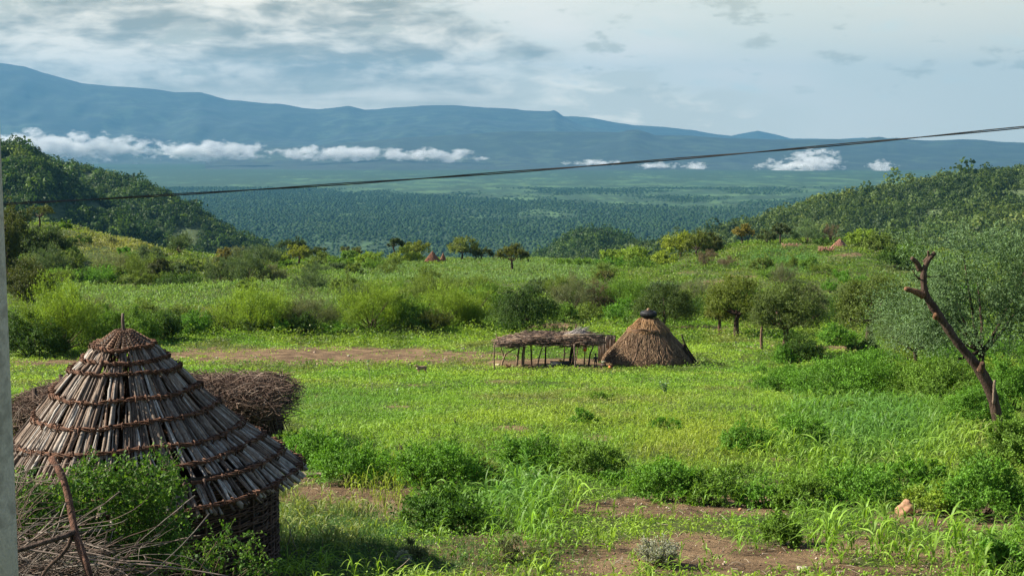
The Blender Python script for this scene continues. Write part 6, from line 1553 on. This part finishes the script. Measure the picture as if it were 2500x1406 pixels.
def tall_patch(px, py, x, d): return np.clip(E(px, py, 2120, 1060, 240, 105, 2) + .6 * E(px, py, 1270, 1250, 140, 70, 2) + .35 * E(px, py, 2150, 1360, 150, 45, 2) + .3 * E(px, py, 2380, 1390, 100, 30, 2), 0, 1)
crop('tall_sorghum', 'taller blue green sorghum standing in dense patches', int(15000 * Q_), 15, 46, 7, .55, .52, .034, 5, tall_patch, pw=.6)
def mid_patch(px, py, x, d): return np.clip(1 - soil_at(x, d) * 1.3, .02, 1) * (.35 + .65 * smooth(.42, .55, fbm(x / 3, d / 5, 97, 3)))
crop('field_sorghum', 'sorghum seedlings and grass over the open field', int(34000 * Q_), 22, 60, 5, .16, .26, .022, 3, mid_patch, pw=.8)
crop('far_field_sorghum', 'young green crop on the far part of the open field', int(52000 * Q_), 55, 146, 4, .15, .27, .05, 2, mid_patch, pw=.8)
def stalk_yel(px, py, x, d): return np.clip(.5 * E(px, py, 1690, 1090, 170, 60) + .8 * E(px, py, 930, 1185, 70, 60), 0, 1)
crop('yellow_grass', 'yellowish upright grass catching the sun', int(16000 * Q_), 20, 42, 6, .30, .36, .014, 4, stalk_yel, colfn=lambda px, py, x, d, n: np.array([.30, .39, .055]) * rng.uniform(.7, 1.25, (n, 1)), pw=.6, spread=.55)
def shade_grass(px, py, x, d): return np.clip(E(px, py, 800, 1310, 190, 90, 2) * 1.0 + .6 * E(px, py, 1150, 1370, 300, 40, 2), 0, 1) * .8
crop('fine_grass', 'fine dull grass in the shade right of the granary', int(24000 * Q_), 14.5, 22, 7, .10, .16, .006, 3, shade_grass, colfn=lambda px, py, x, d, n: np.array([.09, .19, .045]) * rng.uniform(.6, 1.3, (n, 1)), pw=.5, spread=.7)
# crops in the distance
def far_crop(px, py, x, d):
    nohut = 1 - np.clip(E(px, py, 1064, 645, 36, 8, 3), 0, 1)
    a = ((px > 700) & (px < 1700) & (d > 215)) * smooth(645, 690, 2000 - 0 * py) * (d < 425) 
    a = np.where((d > 235) & (d < 425) & (px > 780 - (d - 235) * .2) & (px < 1520 - (425 - d) * .2), 1.0, 0.0)
    l_ = np.where((d > 176) & (d < 236) & (px > 90) & (px < 860), .95, 0.0)
    k_ = np.clip(1.3 * E(px, py, 1915, 640, 95, 34, 3), 0, 1)
    s_ = np.clip(1 - soil_at(x, d) * 1.2, 0, 1)
    return nohut * np.clip(a * (.55 + .45 * (fbm(x / 20, d / 25, 5, 2) > .42)) + l_ + k_, 0, 1) * s_
def far_cropc(px, py, x, d, n):
    base = np.where((px < 870)[:, None], np.array([.20, .33, .075]), np.array([.19, .31, .10])); k_ = E(px, py, 1915, 640, 95, 34, 3)[:, None]
    base = base * (1 - k_) + np.array([.11, .24, .06]) * k_
    return base * rng.uniform(.7, 1.25, (n, 1)) * (.8 + .4 * fbm(x / 15, d / 20, 15, 3))[:, None]
crop('distant_sorghum', 'tall grey green sorghum fields below the crest', int(95000 * Q_), 174, 430, 4, .9, .75, .17, 2, far_crop, far_cropc, pw=.6, spread=.8)
def hedge_weeds(px, py, x, d): return np.where((d > 118) & (d < 172), 1, 0) * np.clip(1 - soil_at(x, d), 0, 1) * (.3 + .7 * smooth(.4, .55, fbm(x / 6, d / 8, 33, 3)))
weeds('hedge_undergrowth', 'tangled undergrowth between the hedge bushes', int(26000 * Q_), 118, 172, lambda d: d * .0015, 6, .9, hedge_weeds, pw=.7, colmul=.7)
# little stones and clods strewn over the bare soil
n = int(30000 * Q_); x, d, z, px, py = scatter(n, 14.2, 32, pw=.3); s = soil_at(x, d, z); k = rng.random(n) < s * .8; x, d, z = x[k], d[k], z[k]; n = len(x)
r = .0075 * rng.lognormal(0, .5, n); r = np.minimum(r, .035); oct_ = np.array([[1,0,0],[0,1,0],[-1,0,0],[0,-1,0],[0,0,.8],[0,0,-.8]]); V = np.stack([x, d, z + r * .4], -1)[:, None] + oct_ * r[:, None, None] * rng.uniform(.6, 1.3, (n, 6, 1))
fT = np.array([[0,1,4],[1,2,4],[2,3,4],[3,0,4],[1,0,5],[2,1,5],[3,2,5],[0,3,5]]); pal = np.array([(.38,.28,.19),(.20,.12,.08),(.12,.07,.05),(.46,.38,.29),(.30,.17,.10)])
mb = MB(); mb.add(V, None, (fT[None] + (np.arange(n) * 6)[:, None, None]).reshape(-1, 3), C=np.repeat(pal[rng.integers(0, 5, n)], 6, 0)); tag(mb.build('gravel', M_STONE, smooth_=False), 'pebbles and clods strewn over the bare soil', None, None, 'stuff')

# dry straws, twigs and litter lying on the soil
n = int(5200 * Q_); x, d, z, px, py = scatter(n, 14.2, 34, pw=.4); s = soil_at(x, d, z); k = rng.random(n) < .12 + s * .8; x, d, z = x[k], d[k], z[k]; n = len(x)
az = rng.uniform(0, 6.28, n); L = rng.uniform(.05, .32, n); dv = np.stack([np.cos(az), np.sin(az), rng.uniform(0, .35, n)], -1); t = np.linspace(-.5, .5, 4)
P = np.stack([x, d, z + .015], -1)[:, None] + dv[:, None] * (L[:, None, None] * t[None, :, None]) + (rng.normal(0, .2, (n, 3)) * L[:, None])[:, None] * (.25 - t ** 2)[None, :, None]
mb = MB(); tubes(mb, P, rng.uniform(.0018, .0045, n)[:, None] * np.ones(4), 3, np.array([(.34,.28,.19),(.20,.14,.10),(.42,.36,.27)])[rng.integers(0, 3, n)] * rng.uniform(.7, 1.2, (n, 1)), cap=False)
tag(mb.build('dry_litter', M_TWIG), 'dry straws and twigs littering the bare soil', None, None, 'stuff')
